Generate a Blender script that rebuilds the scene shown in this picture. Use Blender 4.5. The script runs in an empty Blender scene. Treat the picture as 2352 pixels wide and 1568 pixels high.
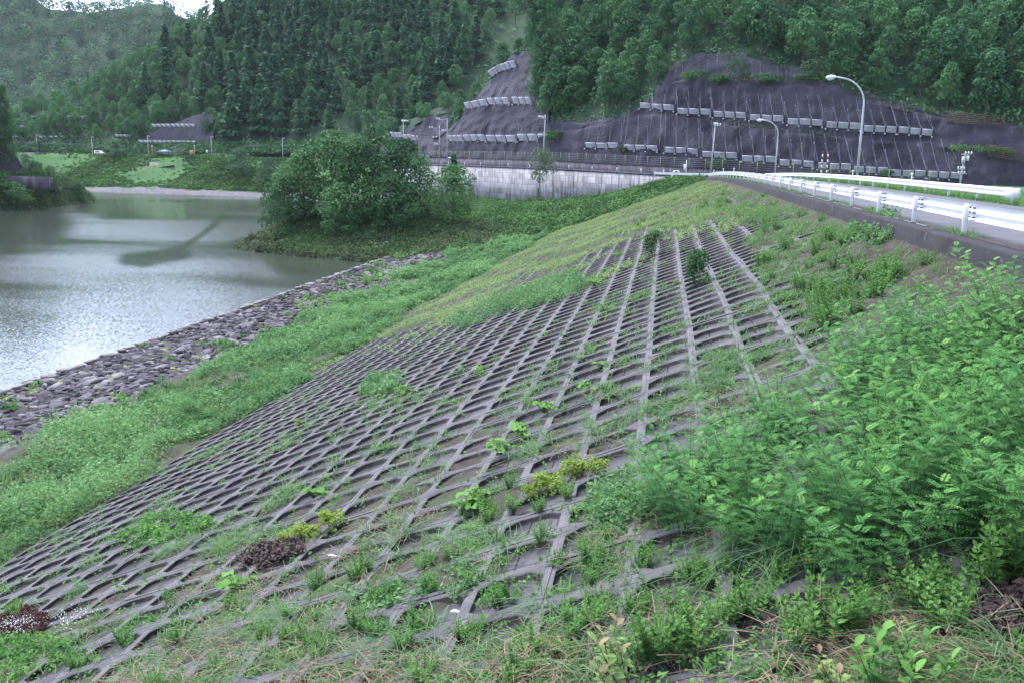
import bpy, math
import numpy as np
S = bpy.context.scene
rng = np.random.default_rng(7)
D2 = math.radians
# ------------------------------------------------------------------ camera, sky, sun
F, CX, CY = 2050., 1176., 784.          # lens in units of a 2352 x 1568 frame
def cam_axes(roll=1.0, vp=(1530., 367.)):
    d = np.array([(vp[0]-CX)/F, -(vp[1]-CY)/F, 1.]); d /= np.linalg.norm(d)
    a = D2(roll); u = np.array([math.sin(a), math.cos(a), 0.])
    u = u + np.array([0, 0, -(u@d)/d[2]]); u /= np.linalg.norm(u)
    r = np.cross(d, u)
    return np.stack([r if r[0] > 0 else -r, d, u])
R = cam_axes()
cam = bpy.data.cameras.new("camera"); co = bpy.data.objects.new("camera", cam)
S.collection.objects.link(co); S.camera = co
cam.sensor_width = 36.; cam.lens = 36.*F/2352.; cam.clip_end = 6000.; cam.clip_start = .1
from mathutils import Matrix, Vector
co.matrix_world = Matrix([list(R[i, [0, 1]])+[-R[i, 2], 0.] for i in range(3)]+[[0, 0, 0, 1]])
SUN_EL, SUN_AZ = 58., -42.               # degrees; azimuth from +Y towards +X
W = bpy.data.worlds.new("World"); S.world = W; W.use_nodes = True
wn = W.node_tree; bg = wn.nodes["Background"]
sky = wn.nodes.new("ShaderNodeTexSky"); sky.sky_type = 'NISHITA'; sky.sun_disc = False
sky.sun_elevation = D2(SUN_EL); sky.sun_rotation = D2(SUN_AZ); sky.altitude = 400; sky.dust_density = 2.5
tc = wn.nodes.new("ShaderNodeTexCoord"); mp = wn.nodes.new("ShaderNodeMapping"); mp.inputs["Scale"].default_value = (1., 1., 2.2); wn.links.new(tc.outputs["Generated"], mp.inputs[0])
cn = wn.nodes.new("ShaderNodeTexNoise"); cn.inputs["Scale"].default_value = 2.2; cn.inputs["Detail"].default_value = 6.; wn.links.new(mp.outputs[0], cn.inputs["Vector"])
cr = wn.nodes.new("ShaderNodeValToRGB"); cr.color_ramp.elements[0].position = .30; cr.color_ramp.elements[1].position = .55; cr.color_ramp.elements[0].color = (.45, .45, .45, 1); wn.links.new(cn.outputs[0], cr.inputs[0])
cm = wn.nodes.new("ShaderNodeMix"); cm.data_type = 'RGBA'; wn.links.new(cr.outputs[0], cm.inputs[0]); wn.links.new(sky.outputs[0], cm.inputs[6]); cm.inputs[7].default_value = (9.2, 10.25, 14.2, 1)
# the cloud is brighter round the veiled sun
vn = wn.nodes.new("ShaderNodeVectorMath"); vn.operation = 'NORMALIZE'; wn.links.new(tc.outputs["Generated"], vn.inputs[0]); vd = wn.nodes.new("ShaderNodeVectorMath"); vd.operation = 'DOT_PRODUCT'; wn.links.new(vn.outputs[0], vd.inputs[0])
vd.inputs[1].default_value = (math.sin(D2(-42))*math.cos(D2(24)), math.cos(D2(-42))*math.cos(D2(24)), math.sin(D2(24)))
gm = wn.nodes.new("ShaderNodeMapRange"); gm.interpolation_type = 'SMOOTHSTEP'; wn.links.new(vd.outputs["Value"], gm.inputs[0]); gm.inputs[1].default_value = .45; gm.inputs[2].default_value = 1.; gm.inputs[3].default_value = .82; gm.inputs[4].default_value = 1.9
sc_ = wn.nodes.new("ShaderNodeVectorMath"); sc_.operation = 'SCALE'; wn.links.new(cm.outputs[2], sc_.inputs[0]); wn.links.new(gm.outputs[0], sc_.inputs["Scale"])
wn.links.new(sc_.outputs[0], bg.inputs[0]); bg.inputs[1].default_value = .085
sl = bpy.data.lights.new("sun", 'SUN'); sl.energy = 2.2; sl.angle = D2(24); sl.color = (1., .97, .93)
so = bpy.data.objects.new("sun", sl); S.collection.objects.link(so)
sd = Vector((math.sin(D2(SUN_AZ))*math.cos(D2(SUN_EL)), math.cos(D2(SUN_AZ))*math.cos(D2(SUN_EL)), math.sin(D2(SUN_EL))))
so.rotation_euler = sd.to_track_quat('Z', 'Y').to_euler()
S.view_settings.view_transform = 'Standard'; S.view_settings.look = 'None'
S.view_settings.exposure = 1.36; S.view_settings.gamma = 1.0
S.cycles.max_bounces = 6; S.cycles.diffuse_bounces = 3; S.cycles.glossy_bounces = 3
S.cycles.transmission_bounces = 3; S.cycles.volume_bounces = 0; S.cycles.caustics_reflective = False
# ------------------------------------------------------------------ helpers
def ray(px, py):
    px, py = np.broadcast_arrays(np.asarray(px, float), np.asarray(py, float))
    v = np.stack([(px-CX)/F, -(py-CY)/F, np.ones_like(px)], -1)
    return v @ R.T
def P(px, py, Y):
    v = ray(px, py); return v*(np.asarray(Y, float)/v[..., 1])[..., None]
def PZ(px, py, Z):
    v = ray(px, py); return v*(np.asarray(Z, float)/v[..., 2])[..., None]
def proj(p):
    c = np.asarray(p, float) @ R; return CX+F*c[..., 0]/c[..., 2], CY-F*c[..., 1]/c[..., 2]
_ph = np.random.default_rng(3)
_K = _ph.normal(size=(24, 3)); _K /= np.linalg.norm(_K, axis=1)[:, None]
_K *= (2**_ph.uniform(0, 2.6, 24))[:, None]; _F = _ph.uniform(0, 6.28, 24)
def noise(p, s=1.):
    """smooth noise about -1..1 of points p (..., 3) with wavelength about s"""
    q = np.asarray(p, float)*(2.2/s)
    a = np.linalg.norm(_K, axis=1)
    return (np.sin(q @ _K.T+_F)/a**.7).sum(-1)/2.1
def nz(x, y, s=1., seed=0.):
    x, y = np.broadcast_arrays(np.asarray(x, float), np.asarray(y, float))
    return noise(np.stack([x, y, np.full(x.shape, seed*s*7.13)], -1), s)
def norm(v): return v/np.maximum(np.linalg.norm(v, axis=-1, keepdims=True), 1e-9)
def mesh(name, V, faces, mats, tint=None, smooth=False, midx=None, uvh=None):
    V = np.asarray(V, np.float32).reshape(-1, 3)
    if isinstance(faces, np.ndarray): faces = [faces]
    faces = [np.asarray(f, np.int32) for f in faces if len(f)]
    m = bpy.data.meshes.new(name)
    m.vertices.add(len(V)); m.vertices.foreach_set("co", V.ravel())
    loops = np.concatenate([f.ravel() for f in faces])
    cnt = np.concatenate([np.full(len(f), f.shape[1], np.int32) for f in faces])
    m.loops.add(len(loops)); m.loops.foreach_set("vertex_index", loops)
    m.polygons.add(len(cnt)); m.polygons.foreach_set("loop_start", np.concatenate([[0], np.cumsum(cnt)[:-1]]).astype(np.int32))
    m.polygons.foreach_set("loop_total", cnt)
    if smooth: m.polygons.foreach_set("use_smooth", np.ones(len(cnt), bool))
    for mm in (mats if isinstance(mats, (list, tuple)) else [mats]): m.materials.append(mm)
    if midx is not None: m.polygons.foreach_set("material_index", np.asarray(midx, np.int32))
    if tint is not None:
        a = m.attributes.new("tint", 'FLOAT', 'POINT'); a.data.foreach_set("value", np.asarray(tint, np.float32))
    if uvh is not None:
        a = m.attributes.new("uvh", 'FLOAT_VECTOR', 'POINT'); a.data.foreach_set("vector", np.asarray(uvh, np.float32).ravel())
    m.update(calc_edges=True); m.validate()
    return m
def link(name, data, parent=None, loc=None):
    o = bpy.data.objects.new(name, data); S.collection.objects.link(o)
    if parent: o.parent = parent
    if loc is not None: o.location = loc
    return o
def tag(o, label, cat=None, group=None):
    o["label"] = label
    if cat: o["category"] = cat
    if group: o["group"] = group
    return o
def struct(o): o["kind"] = "structure"; return o
def stuff(o, label=None, cat=None):
    o["kind"] = "stuff"
    if label: o["label"] = label
    if cat: o["category"] = cat
    return o
def empty(name, loc=(0, 0, 0), rz=0.):
    o = bpy.data.objects.new(name, None); S.collection.objects.link(o); o.location = loc; o.rotation_euler = (0, 0, rz)
    o.empty_display_size = .3; return o
def dup(o, loc, rz=0., sc=1., parent=None):
    kids = [c for c in bpy.data.objects if c.parent == o] if o.get("_kids") is None else [bpy.data.objects[k] for k in o["_kids"]]
    c = o.copy(); S.collection.objects.link(c)
    if parent: c.parent = parent
    else:
        c.location = loc; c.rotation_euler = (0, 0, rz); c.scale = (sc, sc, sc) if np.isscalar(sc) else sc
    for k in kids:
        d = k.copy(); S.collection.objects.link(d); d.parent = c
    return c
class MB:
    """collects boxes, bars and tubes into one mesh"""
    def __init__(s): s.V = []; s.Q = []; s.T = []; s.n = 0
    def add(s, V, Q=(), T=()):
        V = np.asarray(V, float).reshape(-1, 3)
        if len(Q): s.Q.append(np.asarray(Q, int)+s.n)
        if len(T): s.T.append(np.asarray(T, int)+s.n)
        s.V.append(V); s.n += len(V); return s
    def hexa(s, c):
        return s.add(c, [(0, 3, 2, 1), (4, 5, 6, 7), (0, 1, 5, 4), (1, 2, 6, 5), (2, 3, 7, 6), (3, 0, 4, 7)])
    def box(s, a, b):
        (x0, y0, z0), (x1, y1, z1) = a, b
        return s.hexa([(x0, y0, z0), (x1, y0, z0), (x1, y1, z0), (x0, y1, z0), (x0, y0, z1), (x1, y0, z1), (x1, y1, z1), (x0, y1, z1)])
    def bar(s, a, b, w, h, up=(0, 0, 1)):
        a, b = np.array(a, float), np.array(b, float); d = norm(b-a); r = np.cross(d, up); r = norm(r); u = np.cross(r, d)
        k = [(-1, -1), (1, -1), (1, 1), (-1, 1)]
        return s.hexa([a+r*i*w/2+u*j*h/2 for i, j in k]+[b+r*i*w/2+u*j*h/2 for i, j in k])
    def tube(s, pts, rad, n=8, cap=True):
        pts = np.asarray(pts, float); m = len(pts); rad = np.broadcast_to(np.asarray(rad, float), (m,))
        t = norm(np.gradient(pts, axis=0)); ref = np.array([0., 0, 1]) if abs(t[0, 2]) < .9 else np.array([1., 0, 0])
        a = norm(np.cross(t, ref)); b = np.cross(t, a); th = np.arange(n)*2*math.pi/n
        V = pts[:, None]+rad[:, None, None]*(np.cos(th)[None, :, None]*a[:, None]+np.sin(th)[None, :, None]*b[:, None])
        i = np.arange(n); j = (i+1) % n; Q = []
        for k in range(m-1): Q.append(np.stack([k*n+i, k*n+j, (k+1)*n+j, (k+1)*n+i], 1))
        T = []
        if cap:
            V = np.concatenate([V.reshape(-1, 3), pts[[0, -1]]]); c = m*n
            T = np.concatenate([np.stack([j, i, np.full(n, c)], 1), np.stack([(m-1)*n+i, (m-1)*n+j, np.full(n, c+1)], 1)])
        return s.add(V, np.concatenate(Q), T)
    def mesh(s, name, mat, smooth=False):
        return mesh(name, np.concatenate(s.V), [np.concatenate(s.Q) if s.Q else np.zeros((0, 4)), np.concatenate(s.T) if s.T else np.zeros((0, 3))], mat, smooth=smooth)
    def obj(s, name, mat, parent=None, loc=None, smooth=False): return link(name, s.mesh(name, mat, smooth), parent, loc)
def grid_faces(nu, nv):
    i = np.arange(nu*nv).reshape(nu, nv)
    return np.stack([i[:-1, :-1], i[1:, :-1], i[1:, 1:], i[:-1, 1:]], -1).reshape(-1, 4)
# ---- materials
def nodes(name):
    m = bpy.data.materials.new(name); m.use_nodes = True
    return m, m.node_tree, m.node_tree.nodes["Principled BSDF"], m.node_tree.links.new
def ramp(t, fac, stops, ln):
    r = t.nodes.new("ShaderNodeValToRGB"); ln(fac, r.inputs[0])
    e = r.color_ramp.elements
    while len(e) < len(stops): e.new(.5)
    for k, (p, c) in enumerate(stops): e[k].position = p; e[k].color = (*c, 1)
    return r.outputs[0]
def mixc(t, ln, f, a, b, mode='MIX'):
    n = t.nodes.new("ShaderNodeMix"); n.data_type = 'RGBA'; n.blend_type = mode
    for i, v in ((0, f), (6, a), (7, b)):
        if isinstance(v, (int, float)): n.inputs[i].default_value = v
        elif isinstance(v, tuple): n.inputs[i].default_value = (*v, 1)
        else: ln(v, n.inputs[i])
    return n.outputs[2]
def math_n(t, ln, op, a, b=None):
    n = t.nodes.new("ShaderNodeMath"); n.operation = op
    for i, v in ((0, a), (1, b)):
        if v is None: continue
        if isinstance(v, (int, float)): n.inputs[i].default_value = v
        else: ln(v, n.inputs[i])
    return n.outputs[0]
def ntex(t, ln, scale, detail=4., rough=.55, vec=None, stretch=None):
    n = t.nodes.new("ShaderNodeTexNoise"); n.inputs["Scale"].default_value = scale
    n.inputs["Detail"].default_value = detail; n.inputs["Roughness"].default_value = rough
    if vec is None:
        g = t.nodes.new("ShaderNodeNewGeometry"); vec = g.outputs["Position"]
    if stretch:
        mp = t.nodes.new("ShaderNodeMapping"); mp.inputs["Scale"].default_value = stretch; ln(vec, mp.inputs[0]); vec = mp.outputs[0]
    ln(vec, n.inputs["Vector"]); return n.outputs[0]
def bump(t, ln, b, h, strength=.4, dist=.05):
    n = t.nodes.new("ShaderNodeBump"); n.inputs["Strength"].default_value = strength; n.inputs["Distance"].default_value = dist
    ln(h, n.inputs["Height"]); ln(n.outputs[0], b.inputs["Normal"])
def mat_noise(name, stops, scale=1., rough=.9, detail=5., bmp=None, stretch=None, second=None, spec=.3):
    m, t, b, ln = nodes(name)
    n = ntex(t, ln, scale, detail, .6, stretch=stretch); c = ramp(t, n, stops, ln)
    if second:
        sc, lo, hi, col, st = second
        n2 = ntex(t, ln, sc, 4., .6, stretch=st); f = ramp(t, n2, [(lo, (0, 0, 0)), (hi, (1, 1, 1))], ln); c = mixc(t, ln, f, c, col)
    ln(c, b.inputs["Base Color"]); b.inputs["Roughness"].default_value = rough; b.inputs["Specular IOR Level"].default_value = spec
    if bmp: bump(t, ln, b, ntex(t, ln, bmp[0], 5., .6), bmp[1], bmp[2])
    return m
def mat_leaf(name, dark, light, warm=None, transl=.25, rnd=.35, rough=.75):
    m, t, b, ln = nodes(name)
    a = t.nodes.new("ShaderNodeAttribute"); a.attribute_name = "tint"
    oi = t.nodes.new("ShaderNodeObjectInfo")
    f = math_n(t, ln, 'ADD', a.outputs["Fac"], math_n(t, ln, 'MULTIPLY', math_n(t, ln, 'SUBTRACT', oi.outputs["Random"], .5), rnd))
    stops = [(0., dark), (.85, light)]+([(1., warm)] if warm else [])
    c = ramp(t, f, stops, ln)
    ln(c, b.inputs["Base Color"]); b.inputs["Roughness"].default_value = rough; b.inputs["Specular IOR Level"].default_value = .18
    tr = t.nodes.new("ShaderNodeBsdfTranslucent"); ln(c, tr.inputs[0])
    mx = t.nodes.new("ShaderNodeMixShader"); mx.inputs[0].default_value = transl
    out = t.nodes["Material Output"]; ln(b.outputs[0], mx.inputs[1]); ln(tr.outputs[0], mx.inputs[2]); ln(mx.outputs[0], out.inputs[0])
    return m
def mat_plain(name, col, rough=.5, metal=0., var=.15, scale=6., spec=.5):
    m, t, b, ln = nodes(name); c = np.array(col)
    ln(ramp(t, ntex(t, ln, scale), [(.3, tuple(c*(1-var))), (.7, tuple(np.minimum(c*(1+var), 1)))], ln), b.inputs["Base Color"])
    b.inputs["Roughness"].default_value = rough; b.inputs["Metallic"].default_value = metal; b.inputs["Specular IOR Level"].default_value = spec
    return m
M = {}
M['white'] = mat_noise("white_paint", [(.25, (.62, .63, .65)), (.6, (.74, .75, .76))], 3., .45, second=(7., .62, .78, (.40, .37, .33), None), spec=.5)
M['steel'] = mat_plain("galvanised_steel", (.42, .43, .45), .5, .3)
M['panel'] = mat_plain("fence_steel", (.50, .50, .54), .5, .1, .2, 2.)
M['darksteel'] = mat_plain("dark_steel", (.06, .06, .07), .6, .2)
M['cable'] = mat_plain("cable_steel", (.24, .24, .28), .5, .2)
M['rust'] = mat_plain("rusty_steel", (.10, .065, .04), .8, .0, .3)
M['green_paint'] = mat_plain("green_paint", (.20, .30, .08), .6)
M['pole'] = mat_plain("pole_concrete", (.36, .35, .36), .8)
M['asphalt'] = mat_noise("asphalt", [(.3, (.075, .075, .08)), (.7, (.11, .11, .115))], 1.2, .85, bmp=(60., .3, .01), second=(.35, .55, .68, (.05, .05, .055), (1, .15, 1)))
M['concrete'] = mat_noise("wall_concrete", [(.3, (.25, .24, .25)), (.7, (.40, .39, .39))], .8, .9, second=(1.2, .48, .68, (.11, .105, .11), (1.6, 1.6, .16)), bmp=(14., .2, .02))
def _joints(m):
    t = m.node_tree; ln = t.links.new; b = t.nodes["Principled BSDF"]; c = b.inputs["Base Color"].links[0].from_socket; g = t.nodes.new("ShaderNodeNewGeometry"); sp = t.nodes.new("ShaderNodeSeparateXYZ"); ln(g.outputs["Position"], sp.inputs[0])
    ln(mixc(t, ln, math_n(t, ln, 'LESS_THAN', math_n(t, ln, 'FRACT', math_n(t, ln, 'DIVIDE', sp.outputs[1], 5.)), .005), c, (.01, .01, .01)), b.inputs["Base Color"])
def _panels(m):
    t = m.node_tree; ln = t.links.new; b = t.nodes["Principled BSDF"]; c = b.inputs["Base Color"].links[0].from_socket
    g = t.nodes.new("ShaderNodeNewGeometry"); sp = t.nodes.new("ShaderNodeSeparateXYZ"); ln(g.outputs["Position"], sp.inputs[0]); zf = math_n(t, ln, 'DIVIDE', sp.outputs[2], 1.15); xf = math_n(t, ln, 'ADD', math_n(t, ln, 'DIVIDE', sp.outputs[0], 1.5), math_n(t, ln, 'MULTIPLY', math_n(t, ln, 'FLOOR', zf), .37))
    wn_ = t.nodes.new("ShaderNodeTexWhiteNoise"); wn_.noise_dimensions = '2D'; cb = t.nodes.new("ShaderNodeCombineXYZ"); ln(math_n(t, ln, 'FLOOR', xf), cb.inputs[0]); ln(math_n(t, ln, 'FLOOR', zf), cb.inputs[1]); ln(cb.outputs[0], wn_.inputs["Vector"])
    c = mixc(t, ln, 1., c, ramp(t, wn_.outputs["Value"], [(0., (.72, .72, .72)), (1., (1.12, 1.12, 1.12))], ln), 'MULTIPLY'); l = math_n(t, ln, 'LESS_THAN', math_n(t, ln, 'FRACT', zf), .06)
    ln(mixc(t, ln, math_n(t, ln, 'MULTIPLY', l, .6), c, (.08, .08, .085)), b.inputs["Base Color"])
_panels(M['concrete'])
M['darkwall'] = mat_noise("dark_wall", [(.3, (.045, .04, .05)), (.7, (.10, .095, .11))], .7, .95, second=(1.1, .5, .7, (.16, .15, .16), (1.5, 1.5, .2)), bmp=(8., .3, .03))
M['kerb'] = mat_noise("kerb_concrete", [(.3, (.014, .013, .014)), (.7, (.036, .034, .036))], 1.6, .95, second=(3., .62, .78, (.13, .125, .125), None), bmp=(25., .4, .02))
_joints(M['kerb'])
M['cliff'] = mat_noise("shotcrete", [(.28, (.020, .020, .027)), (.72, (.056, .056, .070))], .10, .95, 8., second=(.7, .52, .80, (.105, .103, .118), (1., 1., .10)), bmp=(1.6, .7, .5))
M['cliff_pale'] = mat_noise("shotcrete_pale", [(.28, (.046, .046, .056)), (.72, (.100, .098, .112))], .12, .95, 8., second=(.7, .45, .70, (.045, .042, .05), (1., 1., .10)), bmp=(1.6, .7, .5))
M['forest_floor'] = mat_noise("forest_floor", [(.3, (.014, .034, .017)), (.7, (.032, .066, .032))], .4, 1.)
M['soil'] = mat_noise("soil", [(.3, (.026, .020, .018)), (.55, (.055, .042, .035)), (.75, (.085, .064, .05))], 3., 1., 7., bmp=(18., .8, .05), second=(.6, .5, .64, (.05, .075, .03), None))
M['meadow'] = mat_noise("meadow", [(.3, (.035, .095, .028)), (.7, (.065, .145, .045))], .12, 1., 7., second=(.07, .55, .66, (.10, .13, .06), None))
M['abut'] = mat_noise("bank_soil", [(.3, (.014, .030, .014)), (.7, (.034, .055, .026))], .3, 1., 6.)
M['shore'] = mat_noise("shore_mud", [(.3, (.07, .055, .045)), (.7, (.15, .12, .10))], .8, 1., 6.)
M['stone'] = mat_noise("riprap_stone", [(.3, (.060, .054, .062)), (.5, (.12, .112, .122)), (.72, (.25, .235, .245))], 1.1, .9, 7., bmp=(7., .6, .05), second=(.8, .68, .72, (.20, .23, .03), None))
def _stone():
    m, t, b, ln = nodes("riprap_stone"); n = ntex(t, ln, 1.6, 7., .65); c = ramp(t, n, [(.3, (.042, .039, .042)), (.5, (.090, .084, .090)), (.75, (.19, .18, .188))], ln)
    at = t.nodes.new("ShaderNodeAttribute"); at.attribute_name = "tint"; oi = t.nodes.new("ShaderNodeObjectInfo"); f = math_n(t, ln, 'FRACT', math_n(t, ln, 'ADD', at.outputs["Fac"], oi.outputs["Random"]))
    c = mixc(t, ln, 1., c, ramp(t, f, [(0., (.32, .29, .32)), (.55, (.72, .68, .73)), (1., (1.6, 1.55, 1.6))], ln), 'MULTIPLY')
    c = mixc(t, ln, ramp(t, ntex(t, ln, 1.1, 4., .6), [(.62, (0, 0, 0)), (.66, (1, 1, 1))], ln), c, (.17, .21, .03)); ln(c, b.inputs["Base Color"]); b.inputs["Roughness"].default_value = .9; b.inputs["Specular IOR Level"].default_value = .25; bump(t, ln, b, ntex(t, ln, 7., 5., .6), .7, .05); return m
M['stone'] = _stone()
M['palestone'] = mat_noise("pale_stone", [(.3, (.10, .095, .095)), (.7, (.22, .21, .20))], 1.4, .9, bmp=(7., .5, .05))
M['gravel'] = mat_noise("gravel_bed", [(.3, (.025, .022, .024)), (.7, (.08, .07, .07))], 2.5, 1., 8., bmp=(6., 1., .1))
M['revet'] = mat_noise("stone_revetment", [(.3, (.08, .078, .082)), (.7, (.17, .165, .17))], .8, .95, 7., bmp=(1.5, .5, .2))
M['bark'] = mat_noise("bark", [(.3, (.05, .042, .035)), (.7, (.12, .105, .09))], 3., 1., stretch=(1, 1, .2))
M['palebark'] = mat_noise("pale_bark", [(.3, (.20, .19, .17)), (.7, (.38, .36, .33))], 3., 1., stretch=(1, 1, .2))
M['stem'] = mat_plain("stem", (.06, .08, .035), .8)
L = lambda n, d, l, **k: M.__setitem__(n, mat_leaf(n, d, l, **k))
L('leaf_forest', (.030, .096, .046), (.102, .235, .088), rnd=.55)
L('leaf_far', (.030, .085, .050), (.125, .235, .11), rnd=.5)
L('leaf_conifer', (.036, .118, .066), (.094, .225, .106), rnd=.4)
L('leaf_tree', (.020, .072, .030), (.095, .215, .070), rnd=.6)
L('leaf_pale', (.05, .10, .05), (.14, .20, .11), rnd=.2)
L('leaf_kudzu', (.03, .085, .025), (.10, .215, .055), rnd=0.)
L('leaf_mixed', (.035, .06, .028), (.115, .165, .07), warm=(.17, .15, .08), rnd=0.)
L('leaf_indigo', (.024, .115, .036), (.125, .325, .078), warm=(.21, .40, .085), rnd=.5, transl=.35)
L('leaf_band', (.060, .155, .056), (.175, .335, .120), rnd=0., transl=.35)
L('leaf_weed', (.045, .145, .032), (.15, .32, .07), rnd=.3, transl=.35)
L('leaf_yellow', (.13, .23, .03), (.28, .37, .06), rnd=.2, transl=.35)
L('leaf_butterbur', (.08, .20, .04), (.16, .33, .075), rnd=.2, transl=.35)
L('leaf_dark', (.018, .07, .02), (.06, .17, .04), rnd=.2)
L('leaf_red', (.035, .014, .016), (.08, .035, .032), rnd=.2)
L('leaf_redtip', (.16, .26, .07), (.25, .35, .12), warm=(.36, .22, .14), rnd=.1, transl=.3)
L('grass', (.06, .15, .04), (.15, .30, .085), rnd=0., transl=.35)
L('grass_blue', (.055, .13, .055), (.15, .27, .115), rnd=0., transl=.3)
L('grass_far', (.085, .18, .05), (.22, .31, .11), rnd=0., transl=.3)
L('straw', (.07, .04, .028), (.26, .19, .13), rnd=0., transl=.1)
L('debris', (.035, .022, .022), (.10, .07, .06), rnd=0., transl=.05)
L('petal', (.60, .60, .58), (.80, .80, .78), rnd=0., transl=.2)
# ------------------------------------------------------------------ leaf geometry
def rdir(n, up=0., g=None):
    v = (g or rng).normal(size=(n, 3)); v[:, 2] += up; return norm(v)
def leaves(c, a, n, Ln, Wd, tint, fold=.0):
    """rhombic leaves: base c, axis a, normal n"""
    N = len(c); a = norm(a); s = norm(np.cross(a, n)); nn = np.cross(s, a)
    Ln = np.broadcast_to(Ln, (N,))[:, None]; Wd = np.broadcast_to(Wd, (N,))[:, None]
    V = np.stack([c, c+a*Ln*.45+s*Wd*.5+nn*Ln*fold, c+a*Ln, c+a*Ln*.45-s*Wd*.5+nn*Ln*fold], 1).reshape(-1, 3)
    return V, np.arange(4*N).reshape(N, 4), np.repeat(np.broadcast_to(tint, (N,)), 4)
def blades(b, d, Ln, wd, droop, tint):
    """grass blades: base b, start direction d, bending over"""
    N = len(b); d = norm(d); Ln = np.broadcast_to(Ln, (N,))[:, None]; wd = np.broadcast_to(wd, (N,))[:, None]; droop = np.broadcast_to(droop, (N,))[:, None]
    h = np.concatenate([d[:, :2], np.zeros((N, 1))], 1); h = norm(h+1e-4); s = np.stack([-h[:, 1], h[:, 0], np.zeros(N)], 1)
    pts = []
    for t in (0., .4, .75, 1.):
        pts.append(b+d*Ln*t+(h*.55-np.array([0, 0, 1.])*.75)*droop*Ln*t*t)
    ws = (1., .85, .5, .06); V = np.stack([q for p, w in zip(pts, ws) for q in (p-s*wd*w/2, p+s*wd*w/2)], 1)
    k = np.arange(N)[:, None]*8
    Fq = np.concatenate([k+np.array([[2*i, 2*i+1, 2*i+3, 2*i+2]]) for i in range(3)])
    return V.reshape(-1, 3), Fq, np.repeat(np.broadcast_to(tint, (N,)), 8)
def fronds(b, d, Ln, pairs, ll, lw, tint, droop=.35):
    """pinnate leaves: rachis from b along d, pairs of leaflets"""
    N = len(b); d = norm(d); h = np.concatenate([d[:, :2], np.zeros((N, 1))], 1); h = norm(h+1e-4)
    Ln = np.broadcast_to(Ln, (N,)); Vs = []; Fs = []; Ts = []; n0 = 0
    side = norm(np.cross(d, [0, 0, 1.])+1e-5)
    for k in range(pairs):
        t = (.18+.82*k/(pairs-1)); p = b+(d*Ln[:, None]*t+(h*.3-np.array([0, 0, 1.])*.6)*(droop*Ln*t*t)[:, None])
        tn = norm(d+(h*.3-np.array([0, 0, 1.])*.6)*(2*droop*t)); nn = norm(np.cross(side, tn)+rdir(N)*.25)
        sc = (1-.45*abs(t-.5)*2*.8)
        for sg in (-1, 1):
            v, f, q = leaves(p, side*sg+tn*.35+rdir(N)*.12, nn, ll*sc, lw*sc, tint+rng.uniform(-.1, .1, N))
            Vs.append(v); Fs.append(f+n0); Ts.append(q); n0 += len(v)
    return np.concatenate(Vs), np.concatenate(Fs), np.concatenate(Ts)
def join(parts):
    V, Fq, T = [], [], []; n = 0
    for v, f, t in parts: V.append(v); Fq.append(f+n); T.append(t); n += len(v)
    return np.concatenate(V), np.concatenate(Fq), np.concatenate(T)
def crown_pts(clumps, n, g, up=.35):
    """points, outward normals on clumps (centre, rx, rz), denser above"""
    w = np.array([c[1]**2 for c in clumps]); k = g.choice(len(clumps), n, p=w/w.sum())
    C = np.array([c[0] for c in clumps])[k]; rx = np.array([c[1] for c in clumps])[k]; rz = np.array([c[2] for c in clumps])[k]
    d = norm(g.normal(size=(n, 3))+np.array([0, 0, up])); r = g.uniform(.55, 1.05, n)**.6
    return C+d*np.stack([rx*r, rx*r, rz*r], 1), d, k
def broadleaf(name, h, wd, seed, n=1500, card=.5, mat='leaf_forest', trunk_frac=.3, parts=False, bark='bark', nclump=15, slender=False):
    g = np.random.default_rng(seed); cl = []
    for i in range(nclump):
        t = (i+.5)/nclump; z = h*(trunk_frac+(1-trunk_frac)*t*.93); env = math.sin(math.pi*min(1, (.18+.82*t)))**.6*(1 if not slender else .8)
        a = i*2.4+g.uniform(-.5, .5); rr = wd*.5*env*g.uniform(.35, .85)*(1 if t < .9 else .2)
        r = wd*g.uniform(.14, .25)*(.7 if slender else 1)
        cl.append((np.array([rr*math.cos(a), rr*math.sin(a), z]), r, r*g.uniform(.5, .75)))
    p, d, k = crown_pts(cl, n, g); N = len(p)
    nrm = norm(d*.6+np.array([0, 0, .5])+g.normal(size=(N, 3))*.5); ax = norm(np.cross(nrm, g.normal(size=(N, 3)))+d*.4-np.array([0, 0, .25]))
    tn = np.clip(.45+g.normal(size=len(cl))[k]*.13+g.normal(size=N)*.16, .02, .98)
    V, Fq, T = leaves(p-ax*card*.4, ax, nrm, g.uniform(.7, 1.3, N)*card, g.uniform(.5, .85, N)*card, tn)
    tb = MB(); tr = max(.06, h*.014)
    tb.tube([(0, 0, -.6), (.02*h*g.normal()*.3, 0, h*.3), (.03*h*g.normal()*.4, .02*h*g.normal()*.4, h*.62), (0, 0, h*.9)], [tr*1.25, tr, tr*.6, tr*.2], 7)
    for c, r, rz in cl[::2]:
        z0 = max(.18*h, c[2]-h*.16-.25*np.hypot(c[0], c[1])); tb.tube([(0, 0, z0), c*[.5, .5, 0]+[0, 0, (z0+c[2])/2+.02*h], c], [tr*.45, tr*.3, tr*.12], 5)
    tm = tb.mesh("trunk", M[bark], True)
    if parts: return mesh("crown", V, Fq, M[mat], T), tm
    return _one(name, V, Fq, T, tb, mat, bark)
def _one(name, V, Fq, T, tb, mat, bark):
    tv = np.concatenate(tb.V); tq = np.concatenate(tb.Q); n = len(V)
    return mesh(name, np.concatenate([V, tv]), np.concatenate([Fq, tq+n]), [M[mat], M[bark]], np.concatenate([T, np.full(len(tv), .5)]), midx=[0]*len(Fq)+[1]*len(tq))
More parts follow.
